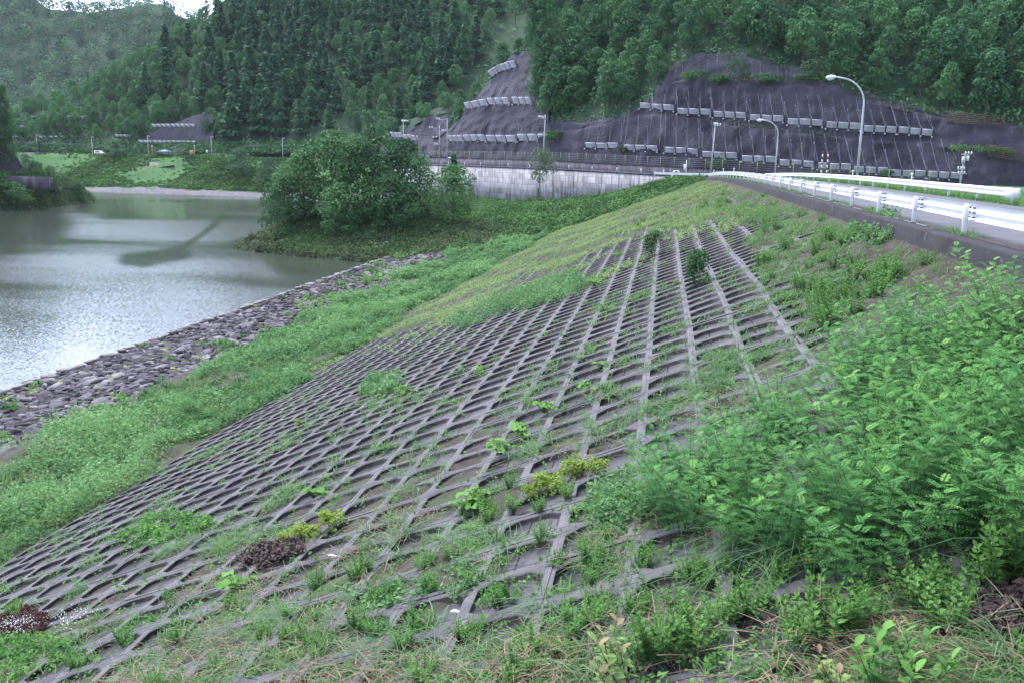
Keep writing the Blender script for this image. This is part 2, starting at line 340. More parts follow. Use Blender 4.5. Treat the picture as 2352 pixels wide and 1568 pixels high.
def conifer(name, h, wd, seed, n=900, mat='leaf_conifer', parts=False, base=.12, bark='bark'):
    g = np.random.default_rng(seed); t = g.uniform(0, 1, n)**.75; t = 1-t; z = h*(base+(1-base)*t)
    tier = np.round(t*h/0.9)*.9/h; env = wd*.5*(1-t)**.8*(.72+.35*np.sin(tier*91+g.uniform(-.3, .3, n)))+.12
    a = g.uniform(0, 6.283, n); lob = .85+.2*np.sin(a*5+tier*37); r = env*lob*g.uniform(.3, 1, n)**.5
    o = np.stack([np.cos(a), np.sin(a), np.zeros(n)], 1); p = o*r[:, None]; p[:, 2] = z-r*.22
    ax = norm(o+np.array([0, 0, -.35])+g.normal(size=(n, 3))*.25); nrm = norm(np.array([0, 0, 1.])+o*.5+g.normal(size=(n, 3))*.3)
    V, Fq, T = leaves(p-ax*.3, ax, nrm, g.uniform(.5, 1.0, n)*h/10*1.1, g.uniform(.25, .42, n)*1.2, np.clip(.52+g.normal(size=n)*.17, 0, 1))
    tb = MB(); tb.tube([(0, 0, -.6), (0, 0, h*.5), (0, 0, h*.97)], [h*.014, h*.009, .03], 6)
    if parts: return mesh("crown", V, Fq, M[mat], T), tb.mesh("trunk", M[bark], True)
    return _one(name, V, Fq, T, tb, mat, bark)
# ------------------------------------------------------------------ the dam (profile across, camera at 0,0,0; +Y along the crest)
ROADZ = -1.48
def drop(y): return 1.1*(np.clip((np.asarray(y, float)-55)/84, 0, 1.4))**2
SX = np.array([-46, -41, -38.3, -28., -19.5, 6.0]); SZ = np.array([-18., -15.9, -14.2, -13.0, -12.13, -1.93])
def slope_z(x, y):
    x = np.asarray(x, float); return np.interp(x, SX, SZ)-drop(y)*np.clip((x+19.5)/25.5, 0, 1)
CS, SN = .9285, .3714
def on_slope(s, y, h=0.):
    """point s metres down the face from the kerb, h above it"""
    s, y, h = np.broadcast_arrays(np.asarray(s, float), np.asarray(y, float), np.asarray(h, float))
    x = 6.-s*CS; return np.stack([x+h*SN, y, slope_z(x, y)+h*CS], -1)
def y_end(x): return np.interp(x, [-46, -38, -28, -19, 6, 14], [121, 123, 127, 131, 140, 143])
def px_on_face(px, py):
    """world point where the ray through a picture point meets the 1:2.5 face"""
    v = ray(px, py); p = v*((6.+2.5*1.93)/(v[..., 0]-2.5*v[..., 2]))[..., None]; return p
def poly_in(px, py, poly):
    poly = np.asarray(poly, float); r = np.zeros(np.shape(px), bool); j = len(poly)-1
    for i in range(len(poly)):
        (xi, yi), (xj, yj) = poly[i], poly[j]
        c = ((yi > py) != (yj > py)) & (px < (xj-xi)*(py-yi)/(yj-yi+1e-9)+xi); r ^= c; j = i
    return r
def poly_w(xy): return px_on_face(*np.array(xy, float).T)[:, :2]
# areas of the face, in plan, taken from the photograph
A_CLEAR = poly_w([(-150, 1420), (0, 1300), (330, 1065), (620, 905), (800, 800), (1050, 725), (1200, 690), (1310, 650), (1330, 590), (1480, 535), (1700, 505), (1740, 600), (1770, 690), (1930, 730), (1800, 800), (1640, 880), (1480, 960), (1420, 1045), (1200, 1085), (1010, 1180), (760, 1300), (420, 1390), (0, 1420)])
A_FARDRY = poly_w([(1080, 720), (1330, 585), (1450, 540), (1700, 500), (1800, 470), (1720, 430), (1640, 415), (1560, 420), (1420, 450), (1250, 520), (1120, 590), (1000, 680)])
A_THICK = [(2500, 640), (2352, 600), (2180, 610), (2060, 640), (1960, 740), (1830, 790), (1680, 880), (1560, 960), (1480, 1020), (1480, 1090), (1600, 1150), (1760, 1190), (1900, 1240), (2040, 1290), (2200, 1300), (2352, 1260), (2500, 1230)]
def cover(x, y):
    """0 bare lattice .. 1 overgrown, over the face in plan"""
    inn = poly_in(x, y, A_CLEAR).astype(float)
    for dx, dy in ((.7, 0), (-.7, 0), (0, 1.), (0, -1.)): inn = inn+poly_in(x+dx, y+dy, A_CLEAR)
    c = 1-inn/5
    n = nz(x, y, 3.2, 1)*.5+nz(x, y, 1.1, 2)*.3
    near = np.clip((16-y)/9, 0, 1)*.44
    return np.clip(.02+.68*c-near*c+.30*n*(.25+.75*c), 0, 1)
def build_dam():
    # base body of the face, shore strip and bench
    xs = np.concatenate([np.linspace(-46, -38.3, 8), np.linspace(-38, -28, 15)[1:], np.linspace(-28, -19.5, 18)[1:], np.linspace(-19.5, 6., 103)[1:]])
    ys = np.concatenate([np.arange(-6, 60, .28), np.arange(60, 146, .7)])
    X, Y = np.meshgrid(xs, ys, indexing='ij'); Z = slope_z(X, Y)
    face = np.clip((X+19.4)/.6, 0, 1); cv = cover(X, Y)
    lift = -.165+.195*np.clip((cv-.40)/.3, 0, 1)+.04*nz(X, Y, .8, 5)+.015*nz(X, Y, .3, 6)
    ben = np.clip((X+28)/1, 0, 1)*(1-face)
    ek = np.clip((5.75-X)/.9, 0, 1); lift = lift*ek+.15*(1-ek); Z = Z+face*lift*CS+ben*.12*nz(X, Y, 2., 4)-(X < -28)*.25
    V = np.stack([X, Y, Z], -1); i = len(xs)
    m = mesh("dam_slope", V, grid_faces(len(xs), len(ys)), [M['soil'], M['gravel']], smooth=True, midx=np.repeat((xs[:-1] < -27.5).astype(int), len(ys)-1))
    struct(link("ground", m))
    # lattice of concrete blocks with bevelled openings, one cell per square metre
    g = np.random.default_rng(11)
    ns, ny = 25, 142; si = np.arange(ns)+.66; yi = np.arange(ny)-3.+.3
    Sg, Yg = np.meshgrid(si, yi, indexing='ij'); Sg, Yg = Sg.ravel(), Yg.ravel(); keep = Yg < y_end(6-Sg*CS)-1
    Sg, Yg = Sg[keep], Yg[keep]; n = len(Sg)
    hu, hv, c = .5-.10, .5-.075, .19      # u along the crest, v down the slope
    octo = np.array([(-hu, -hv+c), (-hu, hv-c), (-hu+c*.8, hv), (hu-c*.8, hv), (hu, hv-c), (hu, -hv+c), (hu-c*.8, -hv), (-hu+c*.8, -hv)])
    sq = np.array([(-.5, -.5), (-.5, .5), (.5, .5), (.5, -.5)])
    tv = [(*p, 0.) for p in sq]+[(*p, 0.) for p in octo]+[(*(p*.99), -.018) for p in octo]+[(*(p*.97), -.125) for p in octo]
    tv = np.array(tv); tv[4:12, :2] *= 1.02
    quads = [(0, 1, 5, 4), (1, 2, 7, 6), (2, 3, 9, 8), (3, 0, 11, 10)]+[(4+k, 4+(k+1) % 8, 12+(k+1) % 8, 12+k) for k in range(8)]+[(12+k, 12+(k+1) % 8, 20+(k+1) % 8, 20+k) for k in range(8)]
    tris = [(1, 6, 5), (2, 8, 7), (3, 10, 9), (0, 4, 11)]; octf = [tuple(range(20, 28))]
    tl = g.normal(size=(n, 3))*[.006, .006, .006]
    U = tv[None, :, 0]; Vv = tv[None, :, 1]
    hh = tv[None, :, 2]+tl[:, :1]+U*tl[:, 1:2]+Vv*tl[:, 2:3]
    yy = Yg[:, None]+U; ss = Sg[:, None]+Vv+.5
    hh = hh+.035*nz(yy, ss, 6., 9)
    hh[:, 20:] += (g.uniform(-.02, .02, n))[:, None]
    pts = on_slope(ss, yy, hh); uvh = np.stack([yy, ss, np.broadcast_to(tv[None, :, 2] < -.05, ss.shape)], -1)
    off = (np.arange(n)*28)[:, None, None]
    fs = [np.array(quads)[None]+off, np.array(tris)[None]+off, np.array(octf)[None]+off]
    m, t, b, ln = nodes("lattice_concrete")
    at = t.nodes.new("ShaderNodeAttribute"); at.attribute_name = "uvh"; sp = t.nodes.new("ShaderNodeSeparateXYZ"); ln(at.outputs["Vector"], sp.inputs[0])
    n1 = ntex(t, ln, 1.3, 7., .65); base = ramp(t, n1, [(.28, (.034, .032, .035)), (.5, (.064, .060, .064)), (.74, (.115, .108, .112))], ln)
    n2 = ntex(t, ln, .35, 3., .5); base = mixc(t, ln, ramp(t, n2, [(.42, (0, 0, 0)), (.68, (.75, .75, .75))], ln), base, (.105, .098, .10))
    fv = math_n(t, ln, 'FRACT', math_n(t, ln, 'ADD', sp.outputs[1], .34)); dv = math_n(t, ln, 'ABSOLUTE', math_n(t, ln, 'SUBTRACT', fv, .5))
    # beams along the crest are paler from wear
    fl = math_n(t, ln, 'LESS_THAN', sp.outputs[2], .01)
    bm = math_n(t, ln, 'MULTIPLY', math_n(t, ln, 'GREATER_THAN', dv, .425), fl)
    n3 = ntex(t, ln, 2.2, 5., .6); worn = math_n(t, ln, 'MULTIPLY', bm, ramp(t, n3, [(.34, (0, 0, 0)), (.6, (1, 1, 1))], ln))
    base = mixc(t, ln, worn, base, (.118, .112, .114))
    fu = math_n(t, ln, 'FRACT', math_n(t, ln, 'ADD', sp.outputs[0], .2)); du = math_n(t, ln, 'ABSOLUTE', math_n(t, ln, 'SUBTRACT', fu, .5))
    j = math_n(t, ln, 'MULTIPLY', math_n(t, ln, 'GREATER_THAN', dv, .40), math_n(t, ln, 'MULTIPLY', fl, math_n(t, ln, 'LESS_THAN', math_n(t, ln, 'ABSOLUTE', math_n(t, ln, 'SUBTRACT', du, .395)), .012)))
    fy = math_n(t, ln, 'GREATER_THAN', sp.outputs[2], .5)
    gr = math_n(t, ln, 'MULTIPLY', fy, math_n(t, ln, 'MAXIMUM', math_n(t, ln, 'LESS_THAN', dv, .014), math_n(t, ln, 'LESS_THAN', math_n(t, ln, 'ABSOLUTE', math_n(t, ln, 'SUBTRACT', fu, .42)), .012)))
    base = mixc(t, ln, math_n(t, ln, 'MAXIMUM', j, gr), base, (.015, .014, .016))
    # rib sides: mossy algae coat, with their shade painted into the colour too
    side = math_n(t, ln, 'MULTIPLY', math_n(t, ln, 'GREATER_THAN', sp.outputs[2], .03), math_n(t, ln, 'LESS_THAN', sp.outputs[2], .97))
    moss_shade = mixc(t, ln, ramp(t, ntex(t, ln, 3., 5., .6), [(.4, (0, 0, 0)), (.65, (1, 1, 1))], ln), (.020, .018, .017), (.045, .040, .036)); base = mixc(t, ln, side, base, moss_shade)
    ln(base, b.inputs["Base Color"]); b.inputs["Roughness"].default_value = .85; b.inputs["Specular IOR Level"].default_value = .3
    bump(t, ln, b, ntex(t, ln, 30., 5., .7), .5, .02)
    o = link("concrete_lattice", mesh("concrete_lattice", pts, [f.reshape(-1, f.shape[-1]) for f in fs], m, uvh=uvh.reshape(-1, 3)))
    tag(o, "weathered grey concrete block lattice covering the sloping dam face", "slope paving")
build_dam()
# crest road, kerb, verge
def build_crest():
    ys = np.arange(-10, 150, 2.); z = ROADZ-drop(ys)
    def strip(name, x0, x1, dz0, dz1, mat, ys=ys, nx=2):
        xs = np.linspace(x0, x1, nx); X, Y = np.meshgrid(xs, ys, indexing='ij'); Z = ROADZ-drop(Y)+np.linspace(dz0, dz1, nx)[:, None]
        return struct(link(name, mesh(name, np.stack([X, Y, Z], -1), grid_faces(nx, len(ys))[:, ::-1], mat)))
    strip("road", 6.55, 13.0, 0, 0, M['asphalt'], nx=8)
    xs = np.array([5.75, 6.05, 6.2, 6.56]); yv = np.arange(-10, 143, .5)
    X, Y = np.meshgrid(xs, yv, indexing='ij'); Z = ROADZ-drop(Y)+np.array([-.45, -.02, 0, .012])[:, None]+.02*nz(X, Y, .8, 21)*np.array([0, 0, 1, 1])[:, None]
    yk = np.arange(-8, 141, 1.); zk = ROADZ-drop(yk)+.01; V = np.stack([np.stack([np.full(len(yk), x), yk, zk+d], 1) for x, d in ((5.80, -.75), (5.85, -.03), (5.88, 0), (6.30, 0), (6.30, -.75))], 1); n5 = len(yk); k = MB(); q = []
    for i in range(n5-1): q += [(i*5+j, i*5+5+j, i*5+6+j, i*5+1+j) for j in range(4)]
    k.add(V, q)
    o = k.obj("kerb", M['kerb']); struct(o)
    strip("verge", 6.28, 6.62, .02, .004, M['soil'], np.arange(-10, 143, .5), 4)
    # ground on the far side of the road up to the foot of the cliff
    xs = np.concatenate([np.arange(12.98, 40, 1.5), np.arange(40, 160, 6.)]); yv = np.arange(10, 176, 3.)
    X, Y = np.meshgrid(xs, yv, indexing='ij'); Z = ROADZ-drop(np.minimum(Y, 139))-.02-.12*np.clip((X-13)/4, 0, 1)-.5*np.clip((X-17)/12, 0, 1)+.06*nz(X, Y, 5., 31)*np.clip((X-13)/2, 0, 1)
    struct(link("verge_ground", mesh("verge_ground", np.stack([X, Y, Z], -1), grid_faces(len(xs), len(yv))[:, ::-1], M['meadow'], smooth=True)))
build_crest()
# ------------------------------------------------------------------ guard rails
def beam_mesh(path, top, lift=0., side=-1, name="beam"):
    """W-beam along path (n,3 at road level); side -1: corrugations face -X"""
    prof = np.array([(0, 0), (-.03, -.02), (-.075, -.06), (-.075, -.10), (-.02, -.145), (-.02, -.205), (-.075, -.25), (-.075, -.29), (-.03, -.33), (0, -.35)])
    prof = np.concatenate([prof, prof[::-1]+np.array([.006, 0])])
    path = np.asarray(path, float); d = norm(np.gradient(path, axis=0)*[1, 1, 0]); r = np.stack([d[:, 1], -d[:, 0], np.zeros(len(d))], 1)
    V = path[:, None]+r[:, None]*(-side*prof[None, :, :1])+np.array([0, 0, 1.])*(top+prof[None, :, 1:])
    k = len(prof); n = len(path); i = np.arange(k); j = (i+1) % k
    Q = np.concatenate([np.stack([a*k+i, a*k+j, (a+1)*k+j, (a+1)*k+i], 1) for a in range(n-1)])
    return mesh(name, V, Q, M['white'], smooth=False)
def rail_post(h, r=.057):
    m = MB(); m.tube([(0, 0, -.3), (0, 0, h-.03), (0, 0, h), (0, 0, h+.02)], [r, r, r*.92, r*.55], 14); return m.mesh("post", M['white'], True)
def build_rails():
    t = empty("guard_rail", (6.38, 20.6, ROADZ)); tag(t, "long white guardrail beside the kerb at the top of the dam slope", "guardrail")
    pm = rail_post(.64); loc = np.array(t.location)
    mb = MB()
    for z in (-.075, -.175, -.275):
        for y in (-.16, .16): mb.tube([(.02, y, z), (-.04, y, z)], .02, 6)
    bm = mb.mesh("bolt_row", M['darksteel'])
    pys = 8.6+4.*np.arange(33)
    path = np.stack([np.full(len(pys), 6.50), pys, ROADZ-drop(pys)], 1)
    ez = ROADZ-drop(140)
    full = np.concatenate([path, [[6.2, 140.5, ez], [4.6, 143.6, ez-.03], [1.8, 145.6, ez-.03], [-1.6, 147., ez]]])
    for i in range(len(full)-1):
        e = (full[i+1]-full[i])/4.; link("beam", beam_mesh(np.stack([full[i]-e*.16, full[i+1]+e*.16])-loc+[.006*(i % 2), 0, .004*(i % 2)], .66, side=1), t)
    for i, p in enumerate(full):
        link("post", pm, t, p-loc+np.array([-.12, 0, 0]))
        if i < 14: link("bolt_row", bm, t, p-loc+np.array([0, 0, .66]))
    ty = np.arange(37.8, 141, 4.); path = np.stack([np.full(len(ty), 13.2), ty, ROADZ-drop(ty)], 1)
    l2 = path[0]; t2 = empty("guard_rail", tuple(l2)); tag(t2, "white guardrail across the road ending in a square end plate", "guardrail")
    [link("beam", beam_mesh(np.stack([path[i]-[0, .16, 0], path[i+1]+[0, .16, 0]])-l2+[.006*(i % 2), 0, .004*(i % 2)], .62, side=-1), t2) for i in range(len(path)-1)]
    for p in path: link("post", pm, t2, p-l2+np.array([.10, 0, -.08]))
    e = MB(); e.box((-.12, -.70, .25), (-.095, .10, .64)); e.box((-.095, -.70, .25), (.12, -.675, .64)); e.obj("end_plate", M['white'], t2)
    for i, (y, x) in enumerate(((52.6, 13.3), (68.6, 13.3), (88.6, 6.4), (104.6, 6.4), (124.6, 6.4))):
        r = empty("delineator", (x, y, ROADZ-drop(y))); m = MB(); m.tube([(0, 0, .5), (0, 0, .86)], .03, 8); m.obj("stalk", M['white'], r)
        m = MB(); m.tube([(0, .02, .93), (0, -.02, .93)], .075, 12); m.obj("reflector", M['white'], r)
        tag(r, "small round white reflector on a stalk above the guardrail", "delineator", "round reflectors along the guardrails")
build_rails()
def build_lamps():
    def lamp(y, h, label):
        z = ROADZ-float(drop(y))-.1; t = empty("street_lamp", (13.7, y, z)); tag(t, label, "street lamp")
        p = [(0, 0, 0), (0, 0, h*.45), (0, 0, h*.72)]; rr = [.10, .08, .065]
        for a in np.linspace(0, 80, 9): p.append((-(1-math.cos(D2(a)))*h*.235, 0, h*.74+math.sin(D2(a))*h*.235)); rr.append(.06)
        p.append((-h*.275, 0, h*.985)); rr.append(.05)
        m = MB(); m.tube(p, rr, 12); m.obj("pole", M['steel'], t, smooth=True)
        m = MB(); m.box((-.16, -.16, 0), (.16, .16, .03)); m.obj("base_plate", M['steel'], t)
        x0 = -h*.265; m = MB()
        m.tube([(x0, 0, h*.984), (x0-.12, 0, h*.985), (x0-.35, 0, h*.984), (x0-.62, 0, h*.978), (x0-.72, 0, h*.974)], [.05, .11, .15, .12, .03], 12); m.obj("lamp_head", M['white'], t, smooth=True)
        m = MB(); m.tube([(x0-.18, 0, h*.984-.10), (x0-.4, 0, h*.982-.15), (x0-.6, 0, h*.978-.11)], [.06, .10, .05], 10); m.obj("lens", M['steel'], t, smooth=True)
    lamp(69., 7.7, "taller curved grey street lamp, nearer along the far guardrail")
    lamp(119., 7.4, "smaller and more distant curved street lamp beside the guardrail")
build_lamps()
# ------------------------------------------------------------------ hills: surfaces with their own depth, from columns (picture x: rows of (picture y, distance))
class Hill:
    def __init__(s, cols):
        s.x = np.array(sorted(cols), float); s.y = np.array([[r[0] for r in cols[k]] for k in sorted(cols)], float); s.Y = np.array([[r[1] for r in cols[k]] for k in sorted(cols)], float)
    def col(s, px):
        y = np.stack([np.interp(px, s.x, s.y[:, k]) for k in range(s.y.shape[1])], -1); Y = np.stack([np.interp(px, s.x, s.Y[:, k]) for k in range(s.y.shape[1])], -1)
        return y, Y
    def ev(s, px, v):
        px, v = np.broadcast_arrays(np.asarray(px, float), np.asarray(v, float)); y, Y = s.col(px)
        k = np.clip(np.floor(v).astype(int), 0, y.shape[-1]-2); f = v-k
        g = lambda A: np.take_along_axis(A, k[..., None], -1)[..., 0]*(1-f)+np.take_along_axis(A, k[..., None]+1, -1)[..., 0]*f
        return g(y), g(Y)
    def pt(s, px, v):
        y, Y = s.ev(px, v); return P(px, y, Y)
    def at(s, px, py):
        y, Y = s.col(np.float64(px)); up = np.where(np.diff(y) > .5)[0]; n = up[0]+1 if len(up) else len(y); y, Y = y[:n], Y[:n]; o = np.argsort(y); return P(px, py, np.interp(py, y[o], Y[o]))
    def obj(s, name, mat, v0, v1, dx=10, dv=.125, amp=.3, sc=5., x0=None, x1=None):
        xs = np.arange(s.x[0] if x0 is None else x0, (s.x[-1] if x1 is None else x1)+1, dx); vs = np.arange(v0, v1+1e-6, dv)
        X, V = np.meshgrid(xs, vs, indexing='ij'); p = s.pt(X, V); n = noise(p, sc)*amp+noise(p, sc*.3)*amp*.35
        p[..., 1] += n; p[..., 2] += n*.4
        return struct(link(name, mesh(name, p, grid_faces(len(xs), len(vs)), mat, smooth=True)))
# right cliff with the wooded hill above it (rows: foot, lower bench x2, upper bench x2, top of the shotcrete, wooded slope)
TOPX = [1130, 1250, 1350, 1440, 1500, 1540, 1600, 1680, 1760, 1850, 1950, 2050, 2150, 2250, 2352, 2460]
TOPY = [290, 282, 280, 268, 225, 165, 122, 124, 140, 168, 208, 240, 264, 276, 290, 305]
BX = [1130, 1300, 1480, 1560, 1700, 1850, 2000, 2150, 2352, 2460]; BY = [320, 305, 262, 270, 288, 305, 322, 332, 350, 356]
UX = [1130, 1500, 1560, 1700, 1850, 1950, 2050, 2150, 2460]; UY = [292, 226, 176, 184, 192, 222, 250, 270, 306]
cols = {}
for x in TOPX:
    f = np.interp(x, [1130, 1276, 1778, 2460], [378, 384, 408, 446]); Yf = np.interp(x, [1130, 1280, 1400, 1500, 1800, 2460], [214, 196, 184, 176, 165, 152]); ty = np.interp(x, TOPX, TOPY)
    b = min(np.interp(x, BX, BY), f-8); b = max(b, ty+6); u = max(min(np.interp(x, UX, UY), b-2), ty+2)
    hgt = lambda a, c: (a-c)*Yf/F
    Yb = Yf+hgt(f, b)*.42; Yu = Yb+.8+hgt(b, u)*.45; Yt = Yu+.8+hgt(u, ty)*.5
    fw = Yt+16; rows = [(f, Yf), (b+1.5, Yb), (b-1.5, Yb+.8), (u+1, Yu), (u-1, Yu+.8), (ty, Yt)]
    for dY in (10, 25, 45, 70):
        zt = (np.interp(x, [1130, 2352], [363, 382])-ty)*Yt/F; z = zt+dY*.88; rows.append((np.interp(x, [1130, 2352], [363, 382])-z*F/(Yt+dY), Yt+dY))
    cols[x] = rows
HA = Hill(cols)
HA.obj("cliff", M['cliff'], 0, 3.0625, 8, .0625, .32, 4., x0=1238); HA.obj("cliff_top", M['cliff_pale'], 3, 5.125, 8, .0625, .32, 4., x0=1238)
HA.obj("hillside", M['forest_floor'], 5, 9, 16, .25, .32, 4., x0=1216)
# rounded spur on the left of it, and the cut beyond it
KX = [(960, 352, 306), (1000, 358, 318), (1030, 362, 300), (1060, 364, 262), (1090, 366, 226), (1120, 368, 190), (1150, 370, 154), (1180, 371, 122), (1215, 372, 114), (1262, 374, 110)]
cols = {}
for x, f, ty in KX:
    Yf = np.interp(x, [960, 1030, 1090, 1180, 1262], [254, 236, 224, 210, 200]); h = (f-ty)*Yf/F
    cols[x] = [(f, Yf), (f+(ty-f)*.36, Yf+h*.36*.42), (f+(ty-f)*.70, Yf+h*.70*.5), (ty, Yf+h*.62), (ty+12, Yf+h*.62+9), (ty+60, Yf+h*.62+24)]
HB = Hill(cols)
HB.obj("cliff", M['cliff_pale'], 0, 3, 6, .05, .35, 4.); HB.obj("hillside", M['forest_floor'], 3, 5, 10, .25, .4, 6.)
cols = {}
for x, f, ty in ((860, 358, 330), (905, 359, 312), (940, 360, 292), (985, 361, 270), (1010, 362, 262), (1040, 364, 258), (1080, 366, 256)):
    Yf = np.interp(x, [860, 1080], [286, 246]); h = (f-ty)*Yf/F
    cols[x] = [(f, Yf), ((f+ty)/2, Yf+h*.25), (ty, Yf+h*.6), (ty-14, Yf+h*.6+7)]
HB2 = Hill(cols); HB2.obj("cliff", M['cliff_pale'], 0, 2, 6, .08, .35, 4.); HB2.obj("hillside", M['forest_floor'], 2, 3, 8, .25, .4, 6.)
# wooded hill across the lake
hz = lambda x: np.interp(x, [0, 2352], [341, 382])
cols = {}
RX = [-160, -60, 40, 120, 200, 300, 380, 430, 480, 560, 700, 1300]; RY = [318, 305, 284, 252, 214, 164, 118, 84, 40, -50, -190, -250]
for x in range(-160, 1301, 20):
    yr = np.interp(x, RX, RY); f = np.interp(x, [-160, 0, 330, 460, 600, 760, 1000, 1300], [326, 326, 330, 330, 330, 326, 330, 330]); Y0 = np.interp(x, [-160, 600, 1000, 1300], [352, 336, 318, 300])
    z0 = (hz(x)-f)*Y0/F; k = lambda y: (hz(x)-y)/F; sl_ = .70
    Yr = max(Y0+8, (sl_*Y0-z0)/max(sl_-k(yr), .2)); zr = k(yr)*Yr; rows = []
    for t in np.linspace(0, 1, 7):
        Y = Y0+(Yr-Y0)*t; z = z0+(zr-z0)*t; rows.append((hz(x)-z*F/Y, Y))
    rows.append((rows[-1][0]+8, Yr+16)); cols[x] = [(f+26, Y0-7)]+rows
HC = Hill(cols); HC.obj("hillside", M['forest_floor'], 0, 8, 10, .1, 1.6, 16.)
# far hill
cols = {}
DX = [-200, -60, 40, 85, 130, 200, 280, 330, 370, 420, 470, 560, 700]; DY = [-120, -110, -70, 4, 24, 28, 24, 12, 22, 40, 54, 90, 140]
for x in range(-200, 701, 20):
    yr = np.interp(x, DX, DY); Y0 = 520.; f = 300.
    Yr = Y0+190*(f-yr)/330.; cols[x] = [(f+(yr-f)*t, Y0+(Yr-Y0)*t) for t in np.linspace(0, 1, 6)]+[(yr+14, Yr+60)]
HD = Hill(cols); HD.obj("far_hill", M['forest_floor'], 0, 6, 12, .2, 5., 45.)
# far bank: water's edge, revetment, meadow, road, wall
FARY = lambda x: np.interp(x, [-160, 650, 1100], [342, 324, 310])
FX = [-60, 60, 130, 215, 330, 460, 620, 800, 1000, 1100]
cols = {}
for x in FX:
    w = np.interp(x, [-60, 215, 620, 1100], [441, 450, 459, 468]); rt = np.interp(x, [215, 330, 620, 1100], [436, 438, 447, 455]); Yw = -15.1/((hz(x)-w)/F); Yr = Yw+5
    ro = np.interp(x, [-60, 120, 300, 480, 650, 1100], [350, 352, 356, 360, 366, 372]); Yq = float(FARY(x))
    my = rt+(ro-rt)*.30; cols[x] = [(w+4, Yw-2), (w-3, Yw+2), (rt, Yr+1), (rt-3, Yr+3), (my, Yr+(Yq-Yr)*.36), (ro+4, Yq-4), (ro, Yq), (ro-.8, Yq+3), (ro-1.5, Yq+12), (ro-3, Yq+40)]
HF = Hill(cols)
HF.obj("far_bank", M['meadow'], 2.9, 6, 8, .1, .4, 7.); HF.obj("revetment", M['revet'], 1, 3.25, 10, .25, .2, 3.); HF.obj("shore", M['meadow'], 0, 1, 10, .25, .2, 3.); HF.obj("road", M['asphalt'], 6, 9, 20, .5, 0.)
# ------------------------------------------------------------------ the abutment and the wooded point (thin plate spline through measured points)
WALLX = np.array([[900, 262.], [960, 240], [1016, 225], [1100, 206], [1240, 184], [1400, 166], [1500, 156], [1560, 150.5]])
wallY = lambda px: np.interp(px, WALLX[:, 0], WALLX[:, 1])
ctl = []
def cp(px, py, Y): ctl.append(P(px, py, Y).tolist())
for px, py, Y in ((578, 574, 130.5), (630, 581, 128.5), (690, 588, 126), (760, 594, 124), (830, 599, 122.5), (890, 594, 123.5), (940, 589, 125)): cp(px, py, Y)
for px, py, Y in ((600, 545, 133), (640, 525, 137), (720, 535, 135), (800, 555, 131), (900, 545, 132), (720, 500, 141), (850, 505, 141), (960, 525, 138), (1050, 520, 141)): cp(px, py, Y)
for x in (6., 0., -6, -12, -18, -24, -30): ctl.append([x, float(y_end(x)), float(slope_z(x, y_end(x)))+.25]); ctl.append([x+1, float(y_end(x))-8, float(slope_z(x+1, y_end(x)-8))-.8])
for px, py in ((960, 470), (1016, 462), (1100, 458), (1240, 466), (1320, 460), (1400, 449), (1500, 427), (1558, 410)): cp(px, py, wallY(px)); cp(px, py-3, wallY(px)+10)
for x, y, z in ((-60, 150, -13.5), (-66, 148, -16.5), (-76, 175, -15), (-84, 200, -15), (-100, 235, -14.5), (-50, 175, -11), (-62, 210, -11), (-90, 175, -18), (-110, 210, -18), (-72, 135, -17.5), (-60, 118, -18), (-40, 108, -17), (12, 143, -2.7), (20, 146, -3.), (12, 155, -3), (-120, 235, -17)): ctl.append([x, y, z])
ctl = np.array(ctl)
def _tps():
    n = len(ctl); d = np.linalg.norm(ctl[:, None, :2]-ctl[None, :, :2], axis=-1); U = np.where(d > 0, d*d*np.log(d+1e-9), 0)+np.eye(n)*2.
    A = np.zeros((n+3, n+3)); A[:n, :n] = U; A[:n, n] = 1; A[:n, n+1:] = ctl[:, :2]; A[n, :n] = 1; A[n+1:, :n] = ctl[:, :2].T
    return np.linalg.solve(A, np.concatenate([ctl[:, 2], np.zeros(3)]))
_w = _tps()
def abut_z(x, y):
    x, y = np.broadcast_arrays(np.asarray(x, float), np.asarray(y, float)); sh = x.shape; q = np.stack([x.ravel(), y.ravel()], 1)
    d = np.linalg.norm(q[:, None]-ctl[None, :, :2], axis=-1); z = np.where(d > 0, d*d*np.log(d+1e-9), 0) @ _w[:-3]+_w[-3]+q @ _w[-2:]
    return z.reshape(sh)
def wall_line_y(x):
    w = P(WALLX[:, 0], 400., WALLX[:, 1]); o = np.argsort(w[:, 0]); return np.interp(x, w[o, 0], w[o, 1])
def build_abutment():
    xs = np.arange(-125, 22, 1.25); ys = np.arange(100, 258, 1.25); X, Y = np.meshgrid(xs, ys, indexing='ij'); Z = abut_z(X, Y)+.12*nz(X, Y, 5, 41)+.08*nz(X, Y, 1.7, 42)-.1
    inside = (Y > y_end(X)-9) | (X < -33); Z = np.where(inside, Z, -19.); Z = np.where(Y > wall_line_y(X)+3, np.minimum(Z, -4.), Z); Z = np.minimum(Z, -1.9)
    Fq = grid_faces(len(xs), len(ys)); zc = Z.ravel()[Fq]; Fq = Fq[(zc.min(1) > -18.5)]
    struct(link("bank", mesh("bank", np.stack([X, Y, Z], -1), Fq, M['abut'], smooth=True)))
build_abutment()
